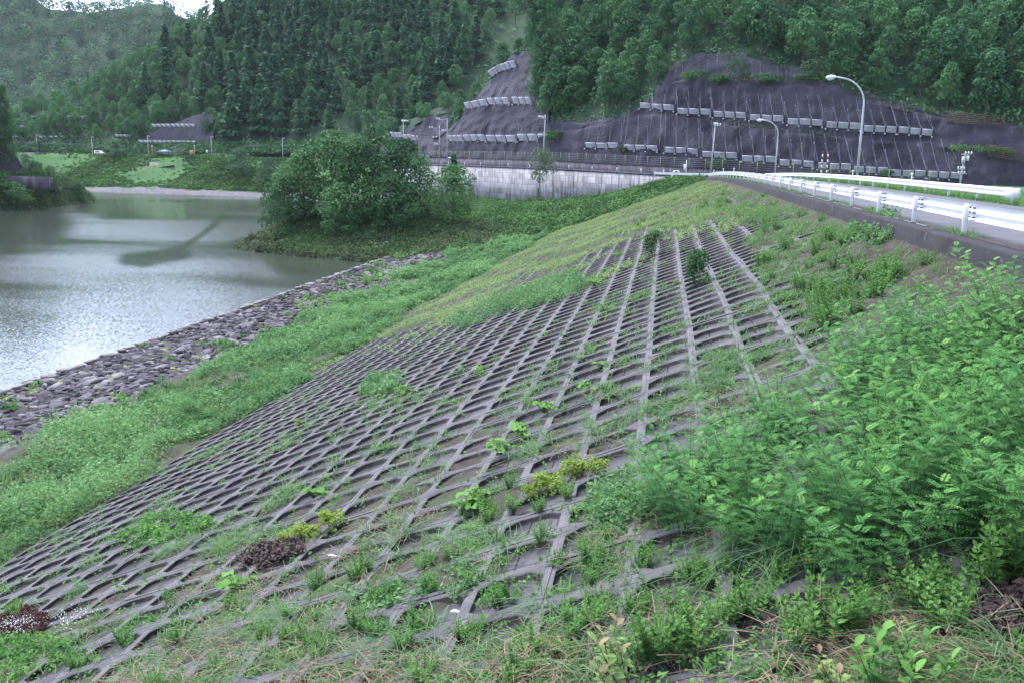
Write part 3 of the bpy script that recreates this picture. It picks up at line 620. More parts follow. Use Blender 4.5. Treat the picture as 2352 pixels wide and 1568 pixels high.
# ------------------------------------------------------------------ water
def build_water():
    m, t, b, ln = nodes("lake_water")
    b.inputs["Base Color"].default_value = (.045, .055, .042, 1); b.inputs["Roughness"].default_value = .2; b.inputs["IOR"].default_value = 1.36; b.inputs["Specular IOR Level"].default_value = .5
    g = t.nodes.new("ShaderNodeNewGeometry")
    calm = ramp(t, ntex(t, ln, .018, 3., .5, stretch=(.55, 1.3, 1.)), [(.38, (.35, .35, .35)), (.52, (1, 1, 1))], ln)
    at = t.nodes.new("ShaderNodeAttribute"); at.attribute_name = "tint"; calm = math_n(t, ln, 'MULTIPLY', calm, at.outputs["Fac"])
    # wave normals: small slopes from a noise vector, so far water keeps its ripples
    nn = t.nodes.new("ShaderNodeTexNoise"); nn.inputs["Scale"].default_value = 10.; nn.inputs["Detail"].default_value = 4.; mp = t.nodes.new("ShaderNodeMapping"); mp.inputs["Scale"].default_value = (.45, 1.25, 1.); ln(g.outputs["Position"], mp.inputs[0]); ln(mp.outputs[0], nn.inputs["Vector"])
    def vm(op, x, y):
        n = t.nodes.new("ShaderNodeVectorMath"); n.operation = op
        for i, v in ((0, x), (1, y)):
            if v is None: continue
            if isinstance(v, tuple): n.inputs[i].default_value = v
            else: ln(v, n.inputs[i])
        return n.outputs[0]
    sc = t.nodes.new("ShaderNodeVectorMath"); sc.operation = 'SCALE'; ln(vm('MULTIPLY', vm('SUBTRACT', nn.outputs["Color"], (.5, .5, .5)), (.48, .6, 0.)), sc.inputs[0]); ln(calm, sc.inputs["Scale"])
    ln(math_n(t, ln, 'ADD', math_n(t, ln, 'MULTIPLY', calm, .17), .03), b.inputs["Roughness"])
    ln(vm('NORMALIZE', vm('ADD', sc.outputs[0], (0., 0., 1.)), None), b.inputs["Normal"])
    xs = np.arange(-330, -28, 1.25); ys = np.concatenate([np.arange(-40, 330, 1.25)]); X, Y = np.meshgrid(xs, ys, indexing='ij'); Z = np.full(X.shape, -15.)
    px, py = proj(np.stack([X, Y, Z], -1))
    # ruffled by wind in the middle, calm along the shores and in the lee of the point, and in the wake of a boat
    c = np.ones(X.shape)
    def seg(ax, ay, bx, by, w):
        t_ = np.clip(((px-ax)*(bx-ax)+(py-ay)*(by-ay))/((bx-ax)**2+(by-ay)**2), 0, 1); return np.hypot((px-ax-t_*(bx-ax))/w, (py-ay-t_*(by-ay))/(w*.45))
    sm = lambda d: np.clip((d-.5)/.6, 0, 1)
    for a in ((880, 600, 690, 600, 85), (690, 575, 560, 560, 30), (210, 472, 640, 470, 45), (0, 515, 90, 520, 90), (250, 492, 420, 492, 34), (330, 600, 400, 585, 45), (300, 598, 380, 590, 40), (400, 580, 440, 556, 13), (440, 556, 490, 520, 9), (490, 520, 505, 498, 13)):
        c = np.minimum(c, .34+.66*sm(seg(*a)))
    v = (Y > 0); c = np.where(v, c, 1)
    o = struct(link("water", mesh("water", np.stack([X, Y, Z], -1), grid_faces(len(xs), len(ys))[:, ::-1], m, tint=c.ravel())))
    xs = np.arange(-400, 200, 40.); ys = np.arange(-60, 330, 40.); X, Y = np.meshgrid(xs, ys, indexing='ij')
    struct(link("lake_bed", mesh("lake_bed", np.stack([X, Y, np.full(X.shape, -19.)], -1), grid_faces(len(xs), len(ys))[:, ::-1], M['gravel'])))
build_water()
# ------------------------------------------------------------------ walls, fences and poles round the lake road
def wall_strip(name, top, bot, thick, mat, label, cat, cop=None, joints=0):
    """upright wall along points top/bot (n,3), thickness away from the camera"""
    top, bot = np.asarray(top, float), np.asarray(bot, float); o0 = top[0].copy(); top, bot = top-o0, bot-o0
    d = norm(np.gradient(top, axis=0)*[1, 1, 0]); r = np.stack([-d[:, 1], d[:, 0], np.zeros(len(d))], 1)
    if (r[:, 1]).mean() < 0: r = -r
    m = MB(); n = len(top); V = np.stack([bot, top, top+r*thick, bot+r*thick], 1); q = []
    for a in range(n-1):
        for k in range(4): q.append((a*4+k, a*4+(k+1) % 4, a*4+4+(k+1) % 4, a*4+4+k))
    q += [(0, 3, 2, 1), ((n-1)*4, (n-1)*4+1, (n-1)*4+2, (n-1)*4+3)]; m.add(V, q)
    t = empty(name, tuple(o0)); tag(t, label, cat); m.obj("wall_face", mat, t)
    if cop:
        h, ov, cm = cop; m = MB(); V = np.stack([top-r*ov+[0, 0, .004], top-r*ov+[0, 0, h], top+r*(thick+ov)+[0, 0, h], top+r*(thick+ov)+[0, 0, .004]], 1); q = []
        for a in range(n-1):
            for k in range(4): q.append((a*4+k, a*4+(k+1) % 4, a*4+4+(k+1) % 4, a*4+4+k))
        q += [(0, 3, 2, 1), ((n-1)*4, (n-1)*4+1, (n-1)*4+2, (n-1)*4+3)]; m.add(V, q); m.obj("coping", cm, t)
    return t, r
def build_walls():
    px = np.array([905, 960, 1016, 1060, 1100, 1140, 1180, 1220, 1252, 1300, 1350, 1400, 1450, 1500, 1538, 1552])
    py = np.interp(px, [905, 1016, 1252, 1400, 1538, 1552], [378, 381.5, 390, 398, 406, 407])
    top = P(px, py, wallY(px)); bot = top.copy(); bot[:, 2] = np.minimum(abut_z(top[:, 0], top[:, 1])-1.5, top[:, 2]-.5)
    t, r = wall_strip("retaining_wall", top, bot, .5, M['concrete'], "stained pale concrete retaining wall above the leafy bank", "wall", (.35, .06, M['darkwall']))
    m = MB(); o0 = top[0]
    for x in (1110, 1196, 1330, 1450):
        a = P(x, np.interp(x, px, py), wallY(x))-o0; rr = r[np.argmin(abs(px-x))]; z0 = np.interp(x, px, bot[:, 2])-o0[2]
        q = link("joint", MB().box((-.05, -.02, z0), (.05, .03, a[2])).mesh("joint", M['darksteel']), t, (a[0]-rr[0]*.0, a[1]-rr[1]*.0, 0)); q.rotation_euler = (0, 0, math.atan2(-rr[0], rr[1]))
    # white marker posts along its top
    pm = MB(); pm.tube([(0, 0, 0), (0, 0, .62), (0, 0, .70)], [.10, .10, .05], 10); pm = pm.mesh("marker_post", M['white'], True); g = []
    for x in (1012, 1029, 1066, 1103, 1166, 1215.5, 1253.5, 1305, 1359, 1416, 1471, 1523):
        p = P(x, np.interp(x, px, py), wallY(x)); o = link("marker_post", pm, None, p+[.05, .25, .35]); tag(o, "short white marker post standing on the concrete retaining wall", "marker post", "white marker posts along the retaining wall")
    # road behind it
    rd = np.stack([top+[.3, .45, .1], top+[5.5, 8.5, .1]], 0); struct(link("road", mesh("road", rd, grid_faces(2, len(px)), M['asphalt'])))
    # dark breast wall on the far side of the road
    px = np.array([880, 940, 985, 1030, 1100, 1180, 1276, 1350, 1430, 1500, 1580, 1680, 1778, 1850, 2000, 2200, 2420])
    py = np.interp(px, [880, 985, 1100, 1276, 1430, 1580, 1778, 2420], [361, 363.5, 366, 371.5, 380, 388, 400, 438]); Yw = np.interp(px, [880, 985, 1100, 1276, 1400, 1500, 1600, 1800, 2420], [277, 243, 216, 190, 176, 168, 163, 159, 148])
    top = P(px, py, Yw); bot = top-[0, 0, 2.6]
    wall_strip("breast_wall", top, bot, .5, M['darkwall'], "low dark breast wall under the green post fence", "wall", (.12, .05, M['kerb']))
    fy = lambda x: P(x, np.interp(x, px, py), np.interp(x, px, Yw))+[0, .3, .12]
    t = empty("post_fence", tuple(fy(985))); o0 = fy(985); tag(t, "wire fence with green posts along the foot of the cliff", "fence")
    pm = MB().box((-.055, -.055, -.1), (.055, .055, 1.75)).mesh("post", M['green_paint'])
    # posts 3 m apart along the wall
    xs = np.linspace(985, 2140, 900); pp = fy(xs); d = np.concatenate([[0], np.cumsum(np.linalg.norm(np.diff(pp, axis=0), axis=1))])
    at = np.arange(0, d[-1], 3.); q = np.stack([np.interp(at, d, pp[:, k]) for k in range(3)], 1)
    for p in q[:100]: link("post", pm, t, p-o0)
    m = MB()
    for k, z in enumerate((.35, .7, 1.05, 1.4, 1.68)): m = MB(); m.tube(q-o0+[0, -.06, z], .016, 3, False); m.obj("wire", M['cable'], t)
    return fy
FENCE_AT = build_walls()
def build_gate():
    # white tubular arch barrier and white sign post where the crest road joins
    p = P(1553, 402, 150.0); t = empty("arch_barrier", tuple(p-[0, 0, .35])); tag(t, "white tubular arch barrier at the end of the guardrail", "barrier")
    m = MB(); a = np.linspace(0, math.pi, 9); pts = [(-.85, 0, -.6), (-.62, 0, .35)]+[(-.42*math.cos(x)*1.2, 0, .55+.45*math.sin(x)) for x in a]+[(.62, 0, .35), (.85, 0, -.6)]; m.tube(pts, .13, 8); m.obj("tube", M['white'], t, smooth=True)
    p = P(1575, 407, 148.5); t = empty("sign_post", tuple(p)); tag(t, "thin white post with a narrow upright white plate by the rail end", "sign post")
    m = MB(); m.tube([(0, 0, -.6), (0, 0, 2.65)], .05, 8); m.obj("post", M['white'], t); m = MB(); m.box((-.42, -.03, 1.0), (-.1, .0, 2.0)); m.obj("plate", M['white'], t); m = MB(); m.box((-.42, -.03, .25), (-.24, 0, .62)); m.obj("small_plate", M['white'], t)
    # pair of red and white striped poles
    for x in (1885.5, 1898):
        b = P(x, 404, 152.); t = empty("striped_pole", tuple(b)); tag(t, "thin pole with red and white bands before the dark cliff", "pole", "pair of red and white banded poles")
        for k in range(9): m = MB(); m.tube([(0, 0, k*.42), (0, 0, (k+1)*.42)], .10, 8); m.obj("band", M['white'] if k % 2 else M['redpaint'], t)
M['redpaint'] = mat_plain("red_paint", (.16, .03, .03), .6)
build_gate()
def pole(px, py0, py1, Y, label, arm=None, dx=0., rad=.16, parts=(), mat='pole'):
    b = P(px, py0, Y); h = float(P(px, py1, Y)[2]-b[2]); t = empty("utility_pole", tuple(b)); tag(t, label, "utility pole")
    m = MB(); m.tube([(0, 0, -.8), (dx*h, 0, h)], [rad, rad*.65], 10); m.obj("pole", M[mat], t, smooth=True)
    for z, x0, x1 in parts:
        m = MB(); m.bar((dx*h+x0, -.2, h*z), (dx*h+x1, -.2, h*z), .12, .12); m.obj("crossarm", M['steel'], t)
        if x1-x0 > 1.8: m = MB(); m.bar((dx*h*.9, -.2, h*z-1.5), (dx*h+(x0 if abs(x0) > x1 else x1)*.55, -.2, h*z), .06, .06); m.obj("brace", M['steel'], t)
        for k in range(3):
            e = x0 if abs(x0) > x1 else x1; sg = 1 if e < 0 else -1
            m = MB(); x = dx*h+e+sg*(.08+.42*k); m.tube([(x, -.2, h*z+.06), (x, -.2, h*z+.16), (x, -.2, h*z+.32), (x, -.2, h*z+.42)], [.05, .12, .12, .06], 8); m.obj("insulator", M['white'], t, smooth=True)
    return t, h, b
def build_poles():
    pole(1027, 378, 272, 228, "tall concrete utility pole with a long left crossarm before the pale spur", parts=((.97, -2.9, .2), (.72, -1.4, .3)))
    pole(1009.5, 376, 289, 233, "shorter concrete pole with a crossarm, left of the tall one by the spur", parts=((.93, -2.7, .2), (.5, -1.4, .2)))
    t, h, b = pole(1246, 388, 264, 188, "concrete pole with a pale box on top above the retaining wall", dx=.03, parts=((.93, -.9, .3),))
    m = MB(); m.box((-1.1, -.3, h*.93+.1), (-.1, .2, h*.93+.55)); m.obj("box", M['steel'], t)
    t, h, b = pole(1632, 400, 286, 161, "concrete pole with a small lamp standing among the lower snow fences", dx=.035, parts=((.97, -.2, .9),))
    m = MB(); m.box((0, -.25, h), (.7, .05, h+.28)); m.obj("lamp_box", M['white'], t)
    t, h, b = pole(2203, 432, 354, 148, "leaning utility pole with transformer boxes at the right end of the fences", dx=.06, parts=((.99, -.6, .9), (.55, -.9, .2), (.42, -.8, .5)))
    m = MB(); m.tube([(.05, -.35, h*.70), (.05, -.35, h*.92)], .26, 10); m.obj("transformer", M['steel'], t); m = MB(); m.box((.5, -.3, h*.8), (.85, 0, h*.95)); m.obj("box", M['white'], t)
    b = P(927, 374, 257); h = float(P(927, 279, 257)[2]-b[2]); t = empty("street_lamp", tuple(b)); tag(t, "straight grey lamp post with a short white head above the round trees", "street lamp")
    m = MB(); m.tube([(0, 0, -1), (0, 0, h)], [.14, .09], 8); m.obj("pole", M['steel'], t); m = MB(); m.box((-.5, -.2, h-.1), (1.6, .2, h+.35)); m.obj("lamp_head", M['white'], t)
    # lamp posts along the far road
    proto = None
    for px, y0, y1, lab in ((127*.6806, 352, 311.5, "leftmost of the lamp posts along the far road"), (313*.6806, 356, 316, "lamp post left of the small white van on the far road"), (341.5, 360, 314, "lamp post left of the blue roofed shelter on the far road"), (486.5, 361, 316, "lamp post in front of the dark cedars on the far road"), (650, 367, 319, "rightmost lamp post of the far road, near the wooded point")):
        b = P(px, y0, FARY(px)-1.5); h = float(P(px, y1, FARY(px)-1.5)[2]-b[2]); t = empty("lamp_post", tuple(b-[0, 0, .6])); tag(t, lab, "lamp post", "lamp posts along the far road"); h += .6
        m = MB(); m.tube([(0, 0, -1.), (0, 0, h)], [.17, .11], 8); m.obj("pole", M['pole'], t); m = MB(); m.box((-.1, -.2, h-.05), (.95, .2, h+.25)); m.obj("lamp_head", M['pole'], t)
build_poles()
# ------------------------------------------------------------------ snow fences on the cliff
def panel_mesh(w, h, out):
    m = MB(); n = 7
    for k in range(n):
        t0, t1 = (k+.06)/n, (k+.86)/n
        a0, a1 = np.array([0, -out*t0, h*t0]), np.array([0, -out*t1, h*t1]); e = np.array([0, -.03, .0])
        m.hexa([a0+[-w/2, .05, 0]+e*0, a0+[w/2, .05, 0], a1+[w/2, .1, 0], a1+[-w/2, .1, 0], a0+[-w/2, -.10, 0], a0+[w/2, -.10, 0], a1+[w/2, .02, .0], a1+[-w/2, .02, 0]])
    return mesh("panel", np.concatenate(m.V), np.concatenate(m.Q), M['panel'])
PM = {}
def snow_fence(hill, x0, y0, x1, y1, label, n=3, group=None, hgt=1.02, out=.5, cables=True, vlen=.9, mat=None, cx=0.):
    a, b = hill.at(x0, y0+6), hill.at(x1, y1+6); off = np.array([0, -.25, 0]); a, b = a+off, b+off
    d = b-a; Lg = np.linalg.norm(d); ang = math.atan2(d[1], d[0]); t = empty("snow_fence", tuple((a+b)/2), ang); tag(t, label, "snow fence", group)
    pit = d[2]/Lg; w = Lg/n*.86; key = (round(w, 1), hgt, out)
    if key not in PM: PM[key] = panel_mesh(w, hgt, out)
    if 'post' not in PM:
        m = MB(); m.bar((0, .5, -.25), (0, -.62, 1.12), .13, .16); m.bar((0, -.02, -.35), (0, -.5, -.25), .16, .2); m.bar((0, .1, -.3), (0, .05, .45), .12, .14); PM['post'] = m.mesh("post", M['darksteel'])
        m = MB(); m.box((-.13, -.62, -.38), (.13, -.40, -.14)); PM['foot'] = m.mesh("foot", M['steel'])
    for k in range(n):
        u = (k+.5)/n-.5; o = link("panel", PM[key], t, (u*Lg, -.12+rng.uniform(-.04, .04), u*Lg*pit+rng.uniform(-.05, .05))); o.rotation_euler = (0, -math.asin(pit), 0)
    for k in range(n+1):
        u = k/n-.5; o = link("post", PM['post'], t, (u*Lg*.98, 0, u*Lg*pit)); link("foot", PM['foot'], o)
    if cables:
        ca, sa = math.cos(-ang), math.sin(-ang); mid = (a+b)/2
        for k in range(n+1):
            x = x0+(x1-x0)*k/n; y = y0+(y1-y0)*k/n; m = MB()
            for sx, yl in ((rng.uniform(-5, 5)+cx*.4, vlen*rng.uniform(.55, .65)), (cx+rng.uniform(-4, 4), vlen*rng.uniform(.9, 1.1))):
                fr = np.linspace(0, 1, 5); q = hill.at(np.clip(x+sx*fr, hill.x[0], hill.x[-1]), y+1-yl*fr) if False else np.stack([hill.at(x+sx*f, y+1-yl*f) for f in fr])
                q = q+np.array([0, -.5, .25]); q[0] += [0, -.35, .45]; q = q-mid; q = np.stack([q[:, 0]*ca-q[:, 1]*sa, q[:, 0]*sa+q[:, 1]*ca, q[:, 2]], 1)
                m.tube(q, .02, 4)
                if yl < vlen*.7: m.tube([q[-1]+[0, -.1, -.15], q[-1]+[0, -.1, .12]], .07, 6)
            m.obj("cable_pair", M['cable'], t)
def build_snow_fences():
    up = [(1471, 243, 1551, 249), (1556, 255, 1635, 259), (1639, 263, 1715, 267), (1722, 270, 1801, 274), (1808, 279.6, 1890, 284), (1896, 288, 1976, 292), (1981, 296, 2059, 300), (2061, 300, 2141, 306)]
    lo = [(1347, 333.7, 1425, 335), (1435, 339, 1514, 341.5), (1527, 344, 1605, 349), (1613, 354.6, 1695, 358.5), (1704, 363.7, 1785, 367.6), (1789, 374, 1870.5, 378), (1877, 381.5, 1955, 385), (1958, 389.7, 2041, 393), (2043, 397.8, 2126, 400), (2128, 401.7, 2206, 405.6)]
    od = ["first", "second", "third", "fourth", "fifth", "sixth", "seventh", "eighth", "ninth", "tenth"]
    for r, name, vl in ((up, "upper", 62), (lo, "lower", 78)):
        for i, q in enumerate(r):
            w = "leftmost" if i == 0 else "rightmost" if i == len(r)-1 else od[i]+" from left"
            snow_fence(HA, *q, f"{w} snow fence in the {name} row on the dark cliff", vlen=vl*(1 if name == "lower" else .7+.08*i if i < 5 else 1), cx=np.interp(q[0], [1347, 1550, 2200], [16, -3, -26]), group=f"snow fences in the {name} row on the cliff")
    # rows of free cables higher up the cliff
    for i in range(16):
        x = 1545+i*26+rng.uniform(-8, 8); y1 = np.interp(x, UX, UY)-2; y0 = np.interp(x, TOPX, TOPY)+2
        if y1-y0 < 14: continue
        m = MB(); q = np.stack([HA.at(x+(3-i*.5)*f, y1-(y1-y0)*f*.92) for f in np.linspace(0, 1, 5)])+[0, -.25, .1]; o0 = q[0].copy(); m.tube(q-o0, .02, 4); m.tube([q[3]-o0+[0, -.1, -.15], q[3]-o0+[0, -.1, .12]], .07, 6)
        o = m.obj("anchor_cable", M['cable'], None, tuple(o0)); tag(o, "thin steel anchor cable hanging on the pale top of the cliff", "cable", "anchor cables on the top of the cliff")
    K = [(1129, 172, 1153, 156, "lower left unit of the topmost fence row on the pale spur"), (1153, 157, 1188, 147.5, "upper right unit of the topmost fence row on the pale spur"), (1071, 244, 1123, 236, "left unit of the middle fence row on the pale spur"), (1124.5, 234, 1174.6, 234, "centre unit of the middle fence row on the pale spur"), (1181, 233, 1225, 233, "right unit of the middle fence row beside the trees"),
         (1034, 319, 1068, 319, "leftmost unit of the bottom fence row on the pale spur"), (1069, 318, 1120, 318, "second unit from left in the bottom row of the pale spur"), (1121, 319.5, 1190, 320, "third unit from left in the bottom row of the pale spur"), (1193, 318, 1263, 318, "rightmost unit of the bottom row of the pale spur")]
    for x0, y0, x1, y1, lab in K: snow_fence(HB, x0, y0, x1, y1, lab, vlen=44 if y0 > 200 else 14, cx=18, hgt=1.5, out=.75, group="snow fences on the pale spur")
    K = [(901, 309, 928.5, 311, "leftmost snow fence of the low row behind the round trees"), (930, 314, 959, 317, "second snow fence from left behind the round trees"), (960, 318, 995, 319, "third snow fence from left behind the round trees"), (996, 320, 1028, 321, "snow fence behind the two utility poles"), (965, 356, 991, 357, "small low snow fence just above the breast wall")]
    for x0, y0, x1, y1, lab in K: snow_fence(HB2, x0, y0, x1, y1, lab, cables=False, hgt=1.5, out=.75, group="snow fences on the left cut")
build_snow_fences()
# ------------------------------------------------------------------ trees
def proto_tree(name, crown, trunk, label, cat="tree", group=None):
    t = empty(name); link("crown", crown, t); link("trunk", trunk, t); return t
class Planter:
    """copies of prototype trees; far ones are a single mesh each, near ones crown and trunk"""
    def __init__(s): s.n = 0
    def one(s, name, m, p, h, label, group, cat="tree", wf=1.):
        rz = rng.uniform(0, 6.28)
        if isinstance(m, tuple):
            o = empty(name, tuple(p), rz); link("crown", m[0], o); link("trunk", m[1], o)
        else: o = link(name, m, None, tuple(p)); o.rotation_euler = (0, 0, rz)
        k = h/10.; o.scale = (k*wf, k*wf, k); tag(o, label, cat, group); s.n += 1; return o
PL = Planter()
BLF = [broadleaf("broadleaf_tree", 10, 7.4, 100+i, 1500, .55, nclump=13+i % 4) for i in range(6)]
BLX = [broadleaf("broadleaf_tree", 10, 8.0, 140+i, 700, .85, mat='leaf_far', nclump=12) for i in range(5)]
BLN = [broadleaf("crown", 10, 8.2, 160+i, 3600, .36, mat='leaf_tree', parts=True, nclump=18+i, trunk_frac=.12) for i in range(5)]
CON = [conifer("conifer", 10, 3.9+.4*(i % 3), 200+i, 1000) for i in range(5)]
def scatter(hill, x0, x1, v0, v1, space, n, ok=None, pmin=-25):
    """points on a hill at least `space` metres apart, seen in the photograph"""
    px = rng.uniform(x0, x1, n); v = rng.uniform(v0, v1, n); p = hill.pt(px, v); q = np.stack(proj(p), -1); out = []; cell = {}
    for i in range(n):
        if q[i, 1] < pmin or (ok is not None and not ok(q[i, 0], q[i, 1])): continue
        c = tuple((p[i, :2]//space).astype(int))
        if any(np.hypot(*(p[j, :2]-p[i, :2])) < space for a in (-1, 0, 1) for b in (-1, 0, 1) for j in cell.get((c[0]+a, c[1]+b), ())): continue
        cell.setdefault(c, []).append(i); out.append(i)
    return p[out], q[out]
def undergrowth(name, hill, x0, x1, v0, v1, n, card, mat, lift=.6, ok=None, label=None, pmin=-20):
    px = rng.uniform(x0, x1, n); v = rng.uniform(v0, v1, n); p = hill.pt(px, v); q = np.stack(proj(p), -1); k = q[:, 1] > pmin
    if ok is not None: k &= np.array([ok(*a) for a in q])
    p = p[k]; N = len(p); nrm = norm(np.array([0, -.35, .7])+rng.normal(size=(N, 3))*.45); ax = np.cross(nrm, rng.normal(size=(N, 3)))
    clump = np.clip(.5+.4*noise(p, 4.), 0, 1); p = p+np.array([0, 0, 1.])*(rng.uniform(0, 1, N)*lift*(.4+clump))[:, None]
    V, Fq, T = leaves(p-norm(ax)*card*.4, ax, nrm, rng.uniform(.6, 1.3, N)*card, rng.uniform(.5, .9, N)*card, np.clip(clump*.7+rng.normal(size=N)*.15+.1, 0, 1))
    o = link(name, mesh(name, V, Fq, M[mat], T)); return stuff(o, label)
def plant_hills():
    # wood above the right cliff
    # ---- big front group left of the cliff and the wood above
    ok = lambda x, y: x < 2480 and (x > 1165 if y < 60 else x > 1206+max(0, y-150)*.42)
    p, q = scatter(HA, 1150, 2460, 5.0, 8.8, 4.3, 2600, ok, pmin=-5)
    for a, b in zip(p, q):
        front = b[0] < 1530 and b[1] > 40; edge = False
        h = rng.uniform(8, 11.5)
        if b[0] > 1600 and rng.random() < .10: PL.one("conifer", CON[rng.integers(5)], a, rng.uniform(9, 13), "dark conifer among the broadleaf trees above the grey cliff", "conifers above the grey cliff", wf=1.2)
        elif front: PL.one("broadleaf_tree", BLF[rng.integers(6)], a-[0, 0, .3], h, "leafy tree of the clump spilling down left of the fenced cliff", "trees left of the fenced cliff", wf=rng.uniform(.75, .95))
        else: PL.one("broadleaf_tree", BLF[rng.integers(6)], a-[0, 0, .3], h, "dark green broadleaf tree in the wood above the fenced cliff", "trees above the fenced cliff", wf=rng.uniform(.75, .95))
    undergrowth("undergrowth", HA, 1150, 2460, 4.9, 8.5, 9000, .8, 'leaf_forest', 1.4, ok=ok)
    # wood across the lake
    cut = lambda x, y: not (318 < x < 470 and y > np.interp(x, [316, 340, 370, 410, 440, 470], [346, 312, 293, 281, 268, 262])+1)
    ok = lambda x, y: cut(x, y) and not (x > 905 and y > 300) and not (x > 1000 and y > 330-(x-1000)*2.0)
    later = []; p, q = scatter(HC, -150, 1190, 1.05, 7.6, 5.3, 6500, ok)
    for a, b in zip(p, q):
        pc = np.clip((b[0]-430)/180, 0, 1)*.58+(.35 if 335 < b[0] < 385 and 150 < b[1] < 240 else .004)
        if 520 < b[0] < 640 and b[1] > 190: pc = 1.
        if 440 < b[0] < 530 and b[1] > 230: pc = .15
        if rng.random() < pc:
            h = rng.uniform(13, 18.5)*(1.15 if 330 < b[0] < 640 else 1.)
            PL.one("conifer", CON[rng.integers(5)], a-[0, 0, .3], h, "dark tall conifer in the plantation on the hill across the lake", "conifers across the lake", wf=rng.uniform(.95, 1.35))
        else: later.append((a-[0, 0, .3], rng.uniform(7, 11), rng.uniform(.75, 1.)))
    # the largest as trees of their own, the small remainder as one wood
    later.sort(key=lambda e: -e[1]/np.linalg.norm(e[0])); V, Fq, T = [], [], []; n0 = 0; KEEP = 120
    for i, (a, h, wf) in enumerate(later):
        me = BLF[rng.integers(6)]
        if i < KEEP: PL.one("broadleaf_tree", me, a, h, "round broadleaf tree on the wooded hill across the lake", "broadleaf trees across the lake", wf=wf); continue
        nv = len(me.vertices); v = np.empty(nv*3, np.float32); me.vertices.foreach_get("co", v); v = v.reshape(-1, 3); f = np.empty(len(me.polygons)*4, np.int32); me.loops.foreach_get("vertex_index", f); tt = np.empty(nv, np.float32); me.attributes["tint"].data.foreach_get("value", tt)
        c, s_ = math.cos(i*1.7), math.sin(i*1.7); k = h/10; V.append(np.stack([(v[:, 0]*c-v[:, 1]*s_)*k*wf, (v[:, 0]*s_+v[:, 1]*c)*k*wf, v[:, 2]*k], 1)+a); Fq.append(f.reshape(-1, 4)+n0); T.append(np.clip(tt+rng.uniform(-.22, .22), 0, 1)); n0 += nv
    if V: stuff(link("forest", mesh("forest", np.concatenate(V), np.concatenate(Fq), M['leaf_forest'], np.concatenate(T))), "smaller and farther broadleaf trees of the wood across the lake", "forest")
    undergrowth("undergrowth", HC, -150, 1190, .2, 6, 19000, 1.1, 'leaf_forest', 1.6, ok=cut)
    # top and left side of the pale spur
    undergrowth("undergrowth", HB, 1030, 1262, 2.97, 4.6, 1500, .8, 'leaf_forest', 1.2)
    p, q = scatter(HB, 1040, 1262, 3.05, 4.9, 4., 160)
    for a in p: PL.one("broadleaf_tree", BLF[rng.integers(6)], a-[0, 0, 1.8], rng.uniform(5, 8), "small tree on the back of the pale fenced spur", "trees behind the pale spur", wf=.9)
    p, q = scatter(HB2, 870, 1060, 2.1, 2.95, 4., 120)
    for a in p: PL.one("broadleaf_tree", BLF[rng.integers(6)], a-[0, 0, .8], rng.uniform(4, 7), "low tree above the left cut behind the round trees", "trees above the left cut", wf=1.)
    for x, y, h in ((1252, 276, 8), (1292, 284, 8), (1330, 280, 9), (1228, 240, 8), (1236, 196, 8), (1232, 158, 7), (1240, 205, 9), (1272, 245, 9), (1232, 120, 9), (1262, 160, 9), (1236, 112, 7), (1226, 62, 8), (1240, 70, 9), (1255, 100, 9), (1280, 200, 9), (1220, 24, 9), (1205, 14, 9), (1300, 240, 9), (1250, 40, 9)):
        a = HB.at(min(x, 1262), y); a = P(x, y, float(a[1])-1.2); PL.one("broadleaf_tree", BLF[rng.integers(6)], a-[0, 0, .4], h*rng.uniform(.9, 1.1), "leafy tree of the clump spilling down left of the fenced cliff", "trees left of the fenced cliff", wf=.85)
    # far hill
    ps, qs = scatter(HD, -150, 560, .3, 5.6, 8., 3000, None, -30)
    parts = []
    for a in ps:
        h = rng.uniform(9, 15); n = 150; g = rng; cl = [(np.array([g.normal()*1.3, g.normal()*1.3, h*f]), h*r, h*r*.7) for f, r in ((.12, .28), (.35, .34), (.55, .36), (.72, .28), (.86, .16))]
        pp, d, k = crown_pts(cl, n, g); nn = norm(d*.6+[0, 0, .5]+g.normal(size=(n, 3))*.4); ax = norm(np.cross(nn, g.normal(size=(n, 3))))
        parts.append(leaves(pp+a, ax, nn, g.uniform(.9, 1.8, n), g.uniform(.7, 1.2, n), np.clip(.48+g.normal()*.30+g.normal(size=n)*.05, 0, 1)))
    stuff(link("forest", mesh("forest", *join(parts)[:2], M['leaf_far'], join(parts)[2])), "distant paler wood covering the farthest hill under the sky", "forest")
def ledges():
    for i, (v, x0, x1, n) in enumerate(((1.5, 1400, 1900, 500), (3.5, 1540, 2200, 700), (5.0, 1500, 2460, 900))):
        px = rng.uniform(x0, x1, n); p = HA.pt(px, v+rng.uniform(-.25, .25, n)); k = nz(p[:, 0], p[:, 0]*0, 9., 50+i) > -.1; p = p[k]+[0, -.25, .1]; N = len(p); nn = norm(np.array([0, -.5, .7])+rng.normal(size=(N, 3))*.5); V, Fq, T = leaves(p, np.cross(nn, rng.normal(size=(N, 3))), nn, rng.uniform(.25, .6, N), .25, rng.uniform(0, 1, N)); stuff(link("ledge_weeds", mesh("ledge_weeds", V, Fq, M['leaf_mixed'], T)), "thin weeds growing along a ledge of the grey cliff", "weeds")
ledges()
plant_hills()
print("trees", PL.n)
